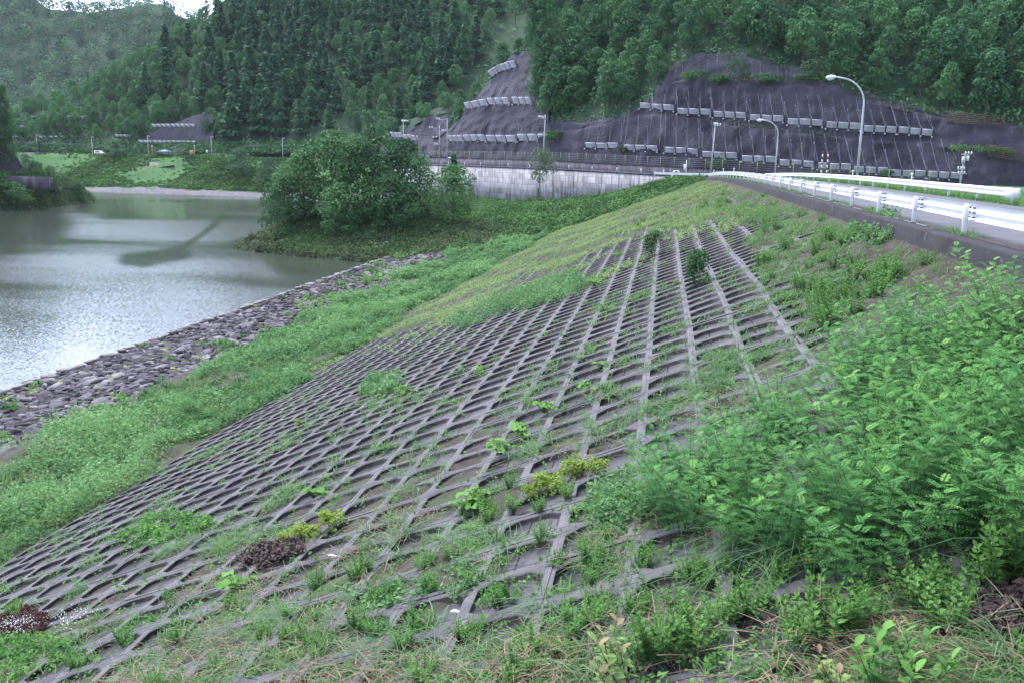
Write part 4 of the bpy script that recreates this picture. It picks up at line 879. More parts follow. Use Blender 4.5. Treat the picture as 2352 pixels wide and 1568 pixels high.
# ------------------------------------------------------------------ foliage scattered in bulk over a surface
def mounds(name, pts, rad, hgt, per, card, mat, label=None, cat=None, flat=.5, tj=.15, seed=0, base=None):
    """low bushy cushions at pts; rad, hgt arrays"""
    n = len(pts); k = np.repeat(np.arange(n), per); N = len(k); d = rdir(N, .55); card = np.broadcast_to(card, (n,))[k]; d[:, 2] = np.abs(d[:, 2]); r = rng.uniform(.5, 1.05, N)**.6
    p = pts[k]+d*np.stack([rad[k]*r, rad[k]*r, hgt[k]*r], 1); nrm = norm(d*.5+[0, 0, flat]+rng.normal(size=(N, 3))*.45); ax = norm(np.cross(nrm, rng.normal(size=(N, 3)))+d*.3)
    tn = np.clip((rng.normal(size=n)*.13+.42 if base is None else base)[k]+rng.normal(size=N)*tj, 0, .99)
    c = card*np.clip(rng.lognormal(0, .3, N), .4, 2)
    V, Fq, T = leaves(p-ax*(c*.4)[:, None], ax, nrm, c, c*rng.uniform(.45, .75, N), tn)
    return stuff(link(name, mesh(name, V, Fq, M[mat], T)), label, cat)
# ------------------------------------------------------------------ far shore: walls, shelter, van, trees
def build_far():
    n = 8500; px_ = rng.uniform(100, 720, n); v = rng.uniform(3.2, 6., n); p = HF.pt(px_, v); g = noise(p, 22.); k = rng.random(n) < np.clip(.72+.55*g, .12, 1); p = p[k]; N = len(p); sz = rng.uniform(.5, 1.3, N)*(1+.4*g[k])
    mounds("creeper", p-[0, 0, .15], sz, sz*rng.uniform(.35, .7, N), 26, .55, 'leaf_kudzu', "rough green creeper and grass covering the far bank", "creeper", base=np.clip(.42+.18*noise(p, 9.)+rng.normal(size=N)*.1, 0, 1))
    n = 900; px_ = rng.uniform(-60, 720, n); p = HC.pt(px_, rng.uniform(.1, 1., n)); sz = rng.uniform(.7, 1.6, n); mounds("creeper", p, sz, sz*.8, 30, .6, 'leaf_forest', "green scrub hanging over the top of the far road wall", "scrub")
    px = np.array([-100, 0, 100, 200, 320]); py = np.array([322, 324, 328, 331, 334.]); top = P(px, py, FARY(px)+8); bot = top.copy(); bot[:, 2] -= 5.5
    wall_strip("road_wall", top, bot, .6, M['cliffwall'], "long dark wall along the far road left of the fenced cut", "wall")
    px = np.array([320, 400, 470, 560, 640, 720, 800, 990]); py = np.array([345, 346, 343, 334, 332, 334, 336., 338.]); top = P(px, py, FARY(px)+8.3); bot = top.copy(); bot[:, 2] -= 5.
    wall_strip("road_wall", top, bot, .6, M['cliffwall'], "dark wall along the far road from the shelter to the wooded point", "wall")
    # cut face with its two fence rows
    cols = {}
    for x, f, ty in ((316, 350, 346), (340, 350, 312), (370, 350, 293), (410, 350, 281), (440, 350, 268), (470, 350, 262), (490, 350, 262)):
        Y = float(FARY(x))+9.5; h = (f-ty)*Y/F; cols[x] = [(f, Y), ((f+ty)/2, Y+h*.25), (ty, Y+h*.55)]
    H = Hill(cols); H.obj("cut_face", M['cliff_pale'], 0, 2, 6, .2, .25, 4.)
    for x0, y0, x1, y1, n, lab in ((352, 289, 453, 289, 9, "upper snow fence row on the far grey cut"), (322, 326, 456, 328, 12, "lower snow fence row on the far grey cut")):
        a, b = H.at(x0+8, y0+4), H.at(x1, y1+4); a[1] -= .5; b[1] -= .5; a = P(x0, y0+4, a[1]); t = empty("snow_fence", tuple(a)); tag(t, lab, "snow fence", "far snow fences"); d = b-a
        for k in range(n):
            e = a+d*(k+.1)/n-a; w = np.linalg.norm(d)/n; m = MB(); m.hexa([e+[0, 0, 0], e+[w*.75, 0, 0], e+[w*.75, .1, 0], e+[0, .1, 0], e+[-.6, -.8, 1.25], e+[w*.75-.6, -.8, 1.25], e+[w*.75-.6, -.7, 1.3], e+[-.6, -.7, 1.3]]); m.obj("panel", M['panel'], t)
            m = MB(); m.bar(e+[w*.85, .3, -.3], e+[w*.85-.6, -.85, 1.35], .2, .2); m.obj("post", M['darksteel'], t)
    for x0, x1, y, n, lab in ((156, 240, 270, 6, "short snow fence high among the far trees"), (42, 71, 292, 4, "small snow fence by the dark tree mass"), (22, 55, 316, 4, "leftmost snow fence just above the far road"), (90, 190, 316, 8, "long snow fence between two far lamp posts"), (268, 304, 313, 4, "snow fence right of the small round tree on the far road")):
        Y = FARY(x0)+9.5+max(0, (330-y))*.19; a, b = P(x0, y+3, Y), P(x1, y+3, Y); t = empty("snow_fence", tuple(a)); tag(t, lab, "snow fence", "far snow fences"); d = b-a
        for k in range(n):
            e = d*(k+.1)/n; w = np.linalg.norm(d)/n; m = MB(); m.hexa([e+[0, 0, 0], e+[w*.75, 0, 0], e+[w*.75, .1, 0], e+[0, .1, 0], e+[-.5, -.7, 1.1], e+[w*.75-.5, -.7, 1.1], e+[w*.75-.5, -.6, 1.15], e+[-.5, -.6, 1.15]]); m.obj("panel", M['panel'], t)
        m = MB(); m.bar([0, .1, -.2], d+[0, .1, -.2], .2, .2); m.obj("rail", M['darksteel'], t)
    # concrete wall and pale slab set into the meadow
    px = np.array([98, 150, 200, 262.]); top = P(px, [373, 375.5, 377, 379], FARY(px)-8); bot = P(px, [392, 394, 396, 398], FARY(px)-8.); bot[:, 2] -= 1.5
    wall_strip("meadow_wall", top, bot, .6, M['farconc'], "grey concrete wall set into the green far bank", "wall", (.3, .1, M['meadow']))
    px = np.array([272, 300, 330, 360, 400.]); a = P(px, [384, 388, 386, 386, 379.], FARY(px)-12); b = P(px, [383, 374, 373, 374, 378.], FARY(px)-8.5)
    o = link("concrete_slab", mesh("concrete_slab", np.stack([a, b, b+[0, 0, -1.2], a+[0, 0, -1.2]], 0), np.concatenate([grid_faces(4, 5)]), M['revet'])); tag(o, "pale sloping slab patch on the green far bank", "slab")
    # open shelter with a blue roof
    Y = FARY(380)-1; b = P(380, 361, Y); t = empty("shelter", tuple(b)); tag(t, "small open shelter with a blue hipped roof on the far road", "shelter")
    m = MB(); w, d = 3.1, 2.4; m.add([(-w, -d, 1.75), (w, -d, 1.75), (w, d, 1.75), (-w, d, 1.75), (-.3, 0, 2.75), (.3, 0, 2.75)], [(0, 1, 5, 4), (2, 3, 4, 5), (3, 2, 1, 0)], [(1, 2, 5), (3, 0, 4)]); m.obj("roof", M['blue'], t)
    pm = MB().box((-.12, -.12, -.5), (.12, .12, 1.8)).mesh("post", M['bark'])
    for x in (-2.2, 2.2):
        for y in (-1.6, 1.6): link("post", pm, t, (x, y, 0))
    m = MB(); m.box((-.5, -.4, -.2), (.5, .4, .75)); m.obj("table", M['bark'], t)
    # van
    Y = FARY(228)+.5; b = P(229, 357.2, Y); t = empty("van", tuple(b)); tag(t, "small white van driving on the far road", "van")
    m = MB(); prof = [(-1.9, .35), (1.75, .35), (1.9, .75), (1.75, .95), (1.0, 1.15), (.45, 1.75), (-1.75, 1.8), (-1.9, 1.2)]; n = len(prof)
    V = [(x, -.75, z) for x, z in prof]+[(x, .75, z) for x, z in prof]; bb = MB(); bb.add(V, [(k, (k+1) % n, n+(k+1) % n, n+k) for k in range(n)], [(0, k+1, k) for k in range(1, n-1)]+[(n, n+k, n+k+1) for k in range(1, n-1)]); bb.obj("body", M['white'], t)
    m = MB(); m.add([(-1.3, -.765, 1.15), (.75, -.765, 1.15), (.35, -.765, 1.6), (-1.3, -.765, 1.6)], [(0, 1, 2, 3)]); m.obj("window", M['darksteel'], t)
    wm = MB(); wm.tube([(0, -.1, 0), (0, .1, 0)], .32, 12); wm = wm.mesh("wheel", M['darksteel'])
    for x in (-1.2, 1.2):
        for y in (-.68, .68): link("wheel", wm, t, (x, y, .32))
    # sign board, bollards and rail by the shelter
    b = P(441, 361, FARY(441)-1); t = empty("notice_board", tuple(b)); tag(t, "orange brown notice board beside the shelter", "notice board"); m = MB(); m.box((-.9, -.05, .5), (.9, .05, 2.5)); m.obj("board", M['tan'], t); m = MB(); m.box((-1., -.08, -.5), (-.85, .08, 2.6)); m.obj("post", M['bark'], t); m = MB(); m.box((.85, -.08, -.5), (1., .08, 2.6)); m.obj("post", M['bark'], t)
    for x, lab in ((350.5, "thin ochre post left of the blue roofed shelter"), (447.5, "thin ochre post beside the brown notice board")):
        b = P(x, 361, FARY(x)-1.6); t = empty("ochre_post", tuple(b)); tag(t, lab, "post"); m = MB(); m.tube([(0, 0, -.5), (0, 0, 4.)], .14, 8); m.obj("post", M['tan'], t); m = MB(); m.tube([(0, 0, 4.), (0, 0, 4.45)], .22, 8); m.obj("cap", M['white'], t)
    b = P(331, 362, FARY(331)-2); e = P(520, 363.5, FARY(520)-2)-b; t = empty("railing", tuple(b)); tag(t, "low dark railing along the far road before the shelter", "railing")
    for z in (.55, 1.05): m = MB(); m.bar([0, 0, z], e+[0, 0, z], .08, .08); m.obj("rail", M['darksteel'], t)
    pm = MB().box((-.06, -.06, -.4), (.06, .06, 1.1)).mesh("post", M['darksteel'])
    for k in range(16): link("post", pm, t, e*k/15)
    b = P(474.5, 350, FARY(474)+3); t = empty("sign", tuple(P(476, 358, FARY(476)+3))); tag(t, "small white square sign before the dark far wall", "sign"); m = MB(); m.box((-.05, -.05, -.5), (.05, .05, 2.)); m.obj("post", M['pole'], t); m = MB(); m.box((-.4, -.08, 1.2), (.4, -.05, 2.1)); m.obj("plate", M['white'], t)
    # single trees and bushes on the far bank
    for x, y, top, wd, lab, mt in ((268, 360, 318, 48, "round dark tree standing on the meadow edge by the far road", 0), (92, 352, 322, 34, "small round tree at the left end of the far road", 1), (553, 402, 338, 62, "dense round bushy tree on the far bank, left of the grey bush", 2), (618, 428, 362, 66, "greyish round bush at the right end of the far bank", 3), (60, 396, 352, 50, "bushy tree beside the dark rock face", 4)):
        Y = HF.at(x, y)[1]; b = P(x, y, Y); h = float(P(x, top, Y)[2]-b[2]); t = PL.one("broadleaf_tree", (BLN[mt] if False else (FARTREE[mt][0], FARTREE[mt][1])), b-[0, 0, .3], h+.3, lab, None, wf=wd*Y/F/(h*.80))
M['cliffwall'] = mat_noise("far_wall", [(.3, (.060, .055, .068)), (.7, (.115, .105, .125))], .3, .95, 6., second=(.5, .55, .75, (.17, .16, .17), (1.5, 1.5, .2)))
M['farconc'] = mat_noise("far_concrete", [(.3, (.14, .135, .15)), (.7, (.22, .21, .23))], .3, .95, 6., second=(.8, .5, .7, (.10, .10, .11), (1.5, 1.5, .2)))
M['blue'] = mat_plain("blue_roof", (.10, .17, .30), .5); M['tan'] = mat_plain("ochre_paint", (.36, .22, .10), .7)
FARTREE = [broadleaf("crown", 10, 8.2, 300+i, 2200, .5, mat='leaf_far', parts=True, nclump=16, trunk_frac=.08) for i in range(5)]
build_far()
def build_bank_cover():
    # leafy creeper on the slope below the retaining wall
    n = 60000; x = rng.uniform(-60, 12, n); y = rng.uniform(112, 215, n); z = abut_z(x, y); p = np.stack([x, y, z], 1); q = np.stack(proj(p), 1)
    inb = (y > y_end(x)-3+1.5*nz(x, y, 5)) & (y < wall_line_y(x)-.3) & (z < -1.8) & (z > -14.6)
    kud = inb & (q[:, 0]+1.2*(q[:, 1]-470)+60*nz(x, y, 9., 3) > 1080)
    k = np.where(kud)[0][:4200]; N = len(k); cl = np.clip(.45+.35*nz(x[k], y[k], 4.), 0, 1)
    mounds("creeper", p[k][:4200]-[0, 0, .1], rng.uniform(.5, 1.3, min(N, 4200)), rng.uniform(.35, .95, min(N, 4200)), 26, .34, 'leaf_kudzu', "dense bright green creeper below the concrete retaining wall", "creeper", base=np.clip(cl[:4200]*.55+.2, 0, 1))
    mix = inb & ~kud & (x > -75); k = np.where(mix)[0][:2300]; N = len(k)
    sh = rng.uniform(.7, 1.9, N); mounds("scrub", p[k]-[0, 0, .2], sh, sh*rng.uniform(.6, 1.2, N), 75, .27, 'leaf_tree2', "mixed green scrub covering the point below the trees", "scrub", tj=.17)
    # paler scrub and reeds at the tip of the point
    n = 9000; x = rng.uniform(-72, -25, n); y = rng.uniform(112, 150, n); z = abut_z(x, y); k = np.where((z > -15.1) & (z < -11.) & (y > y_end(x)-1))[0][:1300]; N = len(k); sh = rng.uniform(.4, 1.2, N)
    mounds("scrub", np.stack([x, y, z], 1)[k], sh, sh*1.0, 60, .24, 'leaf_mixed', "pale brownish green scrub along the water's edge of the point", "scrub", tj=.22)
    n = 3000; x = rng.uniform(-72, -30, n); y = rng.uniform(112, 150, n); z = abut_z(x, y); k = np.where((z > -14.8) & (z < -10.5) & (y > y_end(x)-1) & (nz(x, y, 6., 8) > .15))[0][:700]; b = np.repeat(np.stack([x, y, z], 1)[k], 14, 0)+rng.normal(size=(14*len(k), 3))*[.3, .3, 0]
    V, Fq, T = blades(b, rdir(len(b), 2.2), rng.uniform(.8, 1.7, len(b)), .07, .5, rng.uniform(.2, .9, len(b))); stuff(link("reeds", mesh("reeds", V, Fq, M['grass_far'], T)), "pale reeds along the shore of the wooded point", "reeds")
L('leaf_tree2', (.020, .062, .022), (.095, .185, .060), rnd=0.)
build_bank_cover()
def build_point_trees():
    # wooded point: (picture x of the trunk, y of its foot, distance, y of the top, crown width in the picture, label)
    T = [(668, 520, 137, 408, 120, "low spreading tree at the water end of the wooded point"), (700, 515, 139, 345, 140, "leftmost tall round tree on the wooded point"), (765, 512, 141, 300, 170, "tall round tree left of the middle of the wooded point"), (822, 515, 139, 318, 130, "rounded tree in the middle of the wooded point"), (862, 510, 143, 288, 170, "tallest broad tree on the wooded point"), (925, 515, 139, 322, 150, "tall tree at the wall end of the wooded point"), (905, 535, 135, 400, 130, "lower front tree before the tallest one on the point"), (785, 540, 133.5, 420, 120, "lower front tree in the middle of the wooded point"), (965, 505, 146, 365, 100, "narrow tree between the wooded point and the retaining wall"), (640, 505, 146, 400, 90, "small back tree at the lake side of the point"),
         (1040, 520, 142, 382, 128, "separate rounded tree before the concrete wall, right of the wooded point")]
    for i, (x, y, Y, ty, wpx, lab) in enumerate(T):
        b = P(x, y, Y); b[2] = float(abut_z(b[0], b[1]))-.2; h = float(P(x, ty, Y)[2]-b[2]); PL.one("broadleaf_tree", BLN[i % 5], b, h*1.02, lab, "trees on the wooded point", wf=1.08*wpx*Y/F/(h*.84))
    b = P(1042, 450, 162); h = float(P(1042, 352, 162)[2]-b[2]); cr, tr = conifer("crown", 10, 4.6, 333, 1500, parts=True); PL.one("conifer", (cr, tr), b, h, "small dark conifer rising behind the separate rounded tree", None, wf=1.35)
    # slender pale tree before the wall
    x, Y = 1237, 176.; b = P(x, 470, Y); h = float(P(x, 338, Y)[2]-b[2]); g = np.random.default_rng(5); nb = 1700
    cl = [(np.array([g.normal()*1.2+.5, g.normal()*.9, z]), r, r*.8) for z, r in ((5.0, .9), (5.6, 1.2), (6.4, 1.5), (7.2, 1.6), (8., 1.5), (8.8, 1.3), (9.4, .8), (8.2, 1.2), (4.2, .7))]
    p, d, k = crown_pts(cl, nb, g); nn = norm(d+g.normal(size=(nb, 3))); V, Fq, T_ = leaves(p, norm(np.cross(nn, g.normal(size=(nb, 3)))), nn, g.uniform(.22, .4, nb), .2, g.uniform(.2, .9, nb))
    tb = MB(); tb.tube([(0, 0, -.6), (.05, 0, 3), (-.05, .1, 6), (.1, 0, 9.3)], [.17, .13, .09, .03], 8)
    for c, r, rz in cl: tb.tube([(0, 0, c[2]-1.3), c*[.6, .6, 1]-[0, 0, .35], c], [.05, .035, .015], 5)
    t = empty("birch_tree", tuple(b)); t.scale = (h/10.,)*3; tag(t, "slender sparse pale trunked tree before the concrete wall", "tree"); link("crown", mesh("crown", V, Fq, M['leaf_pale'], T_), t); tb.obj("trunk", M['palebark'], t, smooth=True)
    p, d, k = crown_pts([(np.array([0, 0, z]), .28, .5) for z in np.linspace(.2, 2.6, 6)], 260, g); nn = norm(d+g.normal(size=(260, 3))*.5); V, Fq, T_ = leaves(p, np.cross(nn, g.normal(size=(260, 3))), nn, .22, .16, g.uniform(.2, .7, 260)); link("ivy", mesh("ivy", V, Fq, M['leaf_forest'], T_), t)
    # bushes on the cliff
    cb = [(1695, 190, 128, 80, "dark conifer like bush growing on the upper cliff bench", 'leaf_tree'), (1590, 186, 160, 70, "bright green bush on the upper cliff bench at the left", 'leaf_kudzu'), (1760, 192, 168, 70, "low bush on the cliff bench right of the conifer like bush", 'leaf_tree'), (1650, 190, 172, 60, "low dark bush left of the conifer like bush on the cliff", 'leaf_tree'), (1850, 188, 168, 80, "low straggling bush on the cliff bench beneath the pale tree", 'leaf_tree'), (1880, 176, 138, 92, "pale leaved small tree overhanging the top of the cliff", 'leaf_pale'),
          (1655, 400, 362, 60, "small green bush at the foot of the pole by the fence", 'leaf_tree'), (1275, 318, 300, 40, "small bush beside the end of the bottom spur fence", 'leaf_kudzu'), (1262, 326, 308, 46, "low green bush where the spur meets the cliff", 'leaf_tree'), (2230, 352, 334, 90, "light green bush strip on the right cliff above the utility pole", 'leaf_kudzu'), (2300, 352, 340, 60, "light green bush just left of the rusty fence", 'leaf_kudzu'), (2030, 405, 390, 34, "small bush among the lower snow fence panels", 'leaf_tree'), (1430, 352, 338, 24, "reddish small shrub by the lower snow fence", 'leaf_mixed')]
    for i, (x, y, ty, w, lab, mt) in enumerate(cb):
        b = HA.at(x, y) if x > 1280 else HA.at(1280, y)+P(x, y, 196)-P(1280, y, 196); Y = b[1]-.4; b = P(x, y, Y); h = float(P(x, ty, Y)[2]-b[2]); wd = w*Y/F; g = np.random.default_rng(70+i); cl = [(np.array([wd*.33*g.uniform(-1, 1), g.uniform(-.8, .2), h*f]), wd*g.uniform(.15, .26), h*g.uniform(.15, .26)) for f in np.linspace(.25, .85, 9)]
        p, d, k = crown_pts(cl, 520, g); nn = norm(d+[0, 0, .4]+g.normal(size=(520, 3))*.5); V, Fq, T_ = leaves(p, np.cross(nn, g.normal(size=(520, 3))), nn, g.uniform(.25, .45, 520), .24, g.uniform(.1, .9, 520))
        t = empty("bush", tuple(b)); tag(t, lab, "bush"); link("leaves", mesh("leaves", V, Fq, M[mt], T_), t); m = MB(); m.tube([(0, .3, -.5), (0, 0, h*.7)], [.09, .03], 5); m.obj("stem", M['bark'], t)
    # rusty fences at the right of the cliff
    for x0, y0, x1, y1, lab, n in ((2172, 268, 2292, 282, "rust brown rail fence on the upper right of the cliff", 4), (2268, 347, 2352, 362, "rust brown slatted fence at the right edge above the pole", 4)):
        a, b = HA.at(x0, y0+12), HA.at(x1, y1+12); a[1] -= 1.; b[1] -= 1.; t = empty("rail_fence", tuple(a)); d = b-a; tag(t, lab, "fence")
        for k in range(n): m = MB(); m.bar(d*k/(n-1)+[0, .2, -.5], d*k/(n-1)+[0, -.5, 1.7], .13, .13); m.obj("post", M['rust'], t)
        for z in (.1, .4, .7, 1., 1.3, 1.6): m = MB(); m.bar([-.3, -.35*z+.05, z], d+[.3, -.35*z+.05, z], .05, .12); m.obj("rail", M['rust'], t)
build_point_trees()
# ------------------------------------------------------------------ left headland
def build_headland():
    cols = {}
    for x, w, b1, b2, top in ((-200, 530, 470, 420, 250), (-100, 516, 455, 408, 270), (0, 502, 440, 402, 322), (30, 500, 437, 402, 352), (55, 497, 434, 402, 386), (80, 494, 430, 404, 392), (110, 491, 428, 404, 398), (150, 486, 432, 414, 410), (190, 481, 448, 436, 432), (217, 477, 470, 466, 463)):
        Yw = -15.1/((hz(x)-w)/F); cols[x] = [(w+5, Yw-1.5), (w-2, Yw+1), (b1, Yw+9), (b2, Yw+13), (b2-3, Yw+16), (top, Yw+16+(b2-top)*.028), (top+3, Yw+30), (w, Yw+60)]
    H = Hill(cols); H.obj("headland", M['abut'], 0, 4, 7, .125, .4, 5.); H.obj("rock_face", M['cliff'], 4, 5, 7, .06, .5, 5.); H.obj("headland_top", M['forest_floor'], 5, 7, 10, .25, .3, 5.)
    n = 2600; px = rng.uniform(-120, 214, n); v = rng.uniform(.35, 3.6, n); p = H.pt(px, v); sh = rng.uniform(.6, 1.5, n); k = rng.random(n) < .5
    mounds("scrub", p[k], sh[k], sh[k]*rng.uniform(.6, 1., k.sum()), 45, .30, 'leaf_tree2', "dark green scrub covering the headland on the left shore", "scrub")
    k2 = ~k & (px > 90); k2[np.cumsum(k2) > 260] = False
    mounds("scrub", p[k2], sh[k2]*.9, sh[k2], 40, .28, 'leaf_mixed', "pale feathery scrub on the tip of the headland", "scrub", tj=.22)
    T = [(88, 455, 372, 70, "dark rounded tree before the rock face of the headland"), (118, 440, 380, 60, "dark tree right of the rounded one on the headland"), (183, 462, 418, 34, "small dark bush near the tip of the headland"), (30, 470, 418, 90, "low dark tree at the foot of the headland rock face"), (-10, 445, 385, 80, "dark tree cut by the left edge below the rock face")]
    for i, (x, y, ty, w, lab) in enumerate(T):
        b = H.at(x, y); h = float(P(x, ty, b[1])[2]-b[2]); PL.one("broadleaf_tree", BLN[i % 5], b-[0, 0, .4], h+.4, lab, None, wf=w*b[1]/F/(h*.84))
    for i, (x, y, ty, w) in enumerate(((-30, 330, 170, 90), (5, 345, 205, 70), (-5, 380, 262, 90), (24, 375, 300, 46), (-60, 320, 150, 110), (14, 300, 196, 40))):
        b = H.pt(float(x), 5.0); Y = float(b[1]); b = P(x, y, Y); h = float(P(x, ty, Y)[2]-b[2]); PL.one("broadleaf_tree", BLN[i % 5], b, h, "tall dark tree in the mass at the left edge above the rock face", "dark trees above the headland rock face", wf=w*Y/F/(h*.84))
    # concrete ledge
    px = np.array([-80, 0, 60, 118.]); top = P(px, [402, 404, 406, 408], H.at(0, 405)[1]-.5); bot = top-[0, 0, 3.2]; wall_strip("headland_wall", top, bot, .5, M['darkwall'], "dark concrete ledge wall at the foot of the headland rock face", "wall")
build_headland()
print("trees", PL.n)
# ------------------------------------------------------------------ stones of the riprap strip
def stone_mesh(seed):
    g = np.random.default_rng(seed); n = int(g.integers(5, 8)); u = np.sort((np.arange(n)+g.uniform(-.33, .33, n))*2*math.pi/n); k = g.uniform(.7, 1.25, n); st = g.uniform(.5, .95); tx, ty = g.normal(size=2)*.22; V = []
    for z, r in ((-.30, .85), (.0, 1.), (.09, .88)):
        rr = .5*r*k*g.uniform(.9, 1.1, n); X = rr*np.cos(u); Y = rr*np.sin(u)*st; V += [(X[i], Y[i], z+(tx*X[i]+ty*Y[i]+g.normal()*.025 if z > -.1 else 0)) for i in range(n)]
    V.append((g.normal()*.08, g.normal()*.06, .11)); V = np.array(V); i = np.arange(n); j = (i+1) % n
    Q = np.concatenate([np.stack([a*n+i, a*n+j, (a+1)*n+j, (a+1)*n+i], 1) for a in range(2)]); T = np.stack([2*n+i, 2*n+j, np.full(n, 3*n)], 1)
    return V, Q, T
def build_riprap():
    sm = [stone_mesh(400+i) for i in range(9)]; me = [mesh("riprap_stone", v, [q, t], M['stone'], np.full(len(v), .5)) for v, q, t in sm]; TT = []
    n = 36000; x = rng.uniform(-38.6, -26.5, n); y = np.concatenate([rng.uniform(12, 60, n//2), rng.uniform(55, 128, n-n//2)]); ok = y < y_end(x)+1
    x, y = x[ok], y[ok]; n = len(x); sz = rng.lognormal(-1.0, .5, n).clip(.2, 1.3); o = np.argsort(-sz); x, y, sz = x[o], y[o], sz[o]
    keep = []; cell = {}
    for i in range(n):
        c = (int(x[i]//1.7), int(y[i]//1.7)); good = True
        for a in (-1, 0, 1):
            for b in (-1, 0, 1):
                for j in cell.get((c[0]+a, c[1]+b), ()):
                    if math.hypot(x[j]-x[i], y[j]-y[i]) < .33*(sz[i]+sz[j]): good = False; break
                if not good: break
            if not good: break
        if good: cell.setdefault(c, []).append(i); keep.append(i)
    k = np.array(keep); x, y, sz = x[k], y[k], sz[k]; z = slope_z(x, y)-.21; q = np.stack(proj(np.stack([x, y, z], 1)), 1)
    vis = (q[:, 0] > -500) & (y > 12); x, y, z, sz, q = x[vis], y[vis], z[vis], sz[vis], q[vis]
    ap = np.where(q[:, 0] < -15, .2, 1.)*sz/np.hypot(x, y); o = np.argsort(-ap); V, Q, T = [], [], []; n0 = 0
    for r, i in enumerate(o):
        a = rng.uniform(0, 6.28); v, qq, t = sm[i % 9]
        if r < 280:
            ob = link("riprap_stone", me[i % 9], None, (x[i], y[i], z[i])); ob.rotation_euler = (rng.normal()*.1, rng.normal()*.1-.12, a); ob.scale = (sz[i], sz[i], sz[i]*rng.uniform(.35, .65)); tag(ob, "flat grey brown stone in the stony strip between the weeds and the lake", "stone", "riprap stones along the water")
        else:
            c, s_ = math.cos(a), math.sin(a); w = np.stack([v[:, 0]*c-v[:, 1]*s_, v[:, 0]*s_+v[:, 1]*c, v[:, 2]], 1)*sz[i]+[x[i], y[i], z[i]]; w[:, 2] += rng.normal()*.05; TT.append(np.full(len(v), rng.uniform())); V.append(w); Q.append(qq+n0); T.append(t+n0); n0 += len(v)
    stuff(link("riprap", mesh("riprap", np.concatenate(V), [np.concatenate(Q), np.concatenate(T)], M['stone'], np.concatenate(TT))), "smaller and farther riprap stones along the lake", "riprap")
    # pale edge stones along the water
    V, Q, T = [], [], []; n0 = 0; yy = 24.
    while yy < 123:
        v, qq, t = sm[rng.integers(9)]; s_ = rng.uniform(.5, 1.05); x_ = -38.5+rng.uniform(-.25, .25); V.append(v*[s_, s_*1.3, s_*.6]+[x_, yy, slope_z(x_, yy)+.05]); Q.append(qq+n0); T.append(t+n0); n0 += len(v); yy += s_*.95
    stuff(link("edge_stones", mesh("edge_stones", np.concatenate(V), [np.concatenate(Q), np.concatenate(T)], M['palestone'])), "row of pale stones along the water's edge of the strip", "edge stones")
build_riprap()
# ------------------------------------------------------------------ plants on the face
THICK = np.array(A_THICK, float)
def face_points(n, y0=3., y1=139., pix=False, lo=(0, 400), hi=(2352, 1568)):
    if pix:
        p = px_on_face(rng.uniform(lo[0]-60, hi[0]+60, n), rng.uniform(lo[1], hi[1]+60, n)); k = (p[:, 0] < 5.7) & (p[:, 0] > -19.4) & (p[:, 1] > 2.5) & (p[:, 1] < y_end(p[:, 0])-.5); x, y = p[k, 0], p[k, 1]
    else: x = rng.uniform(-19.4, 5.7, n); y = rng.uniform(y0, y1, n); k = y < y_end(x)-.5; x, y = x[k], y[k]
    p = np.stack([x, y, slope_z(x, y)], 1); q = np.stack(proj(p), 1); k = (q[:, 0] > -120) & (q[:, 0] < 2480) & (q[:, 1] < 1660)
    return p[k], q[k]
def tufts(name, p, nb, Ln, wd, mat, droop=.6, lean=1.6, spread=.06, label=None, cat="grass", tint=None):
    n = len(p); k = np.repeat(np.arange(n), nb); N = len(k); f = rng.uniform(.6, 1.25, n)[k]
    b = p[k]+np.concatenate([rng.normal(size=(N, 2))*spread*f[:, None], np.zeros((N, 1))], 1); tn = rng.uniform(.15, .75, n)[k] if tint is None else tint[k]
    V, Fq, T = blades(b, rdir(N, lean), np.broadcast_to(Ln, (n,))[k]*f*rng.uniform(.5, 1.1, N), wd*rng.uniform(.6, 1.3, N), droop*rng.uniform(.5, 1.5, N), np.clip(tn+rng.normal(size=N)*.12, 0, 1))
    return stuff(link(name, mesh(name, V, Fq, M[mat], T)), label, cat)
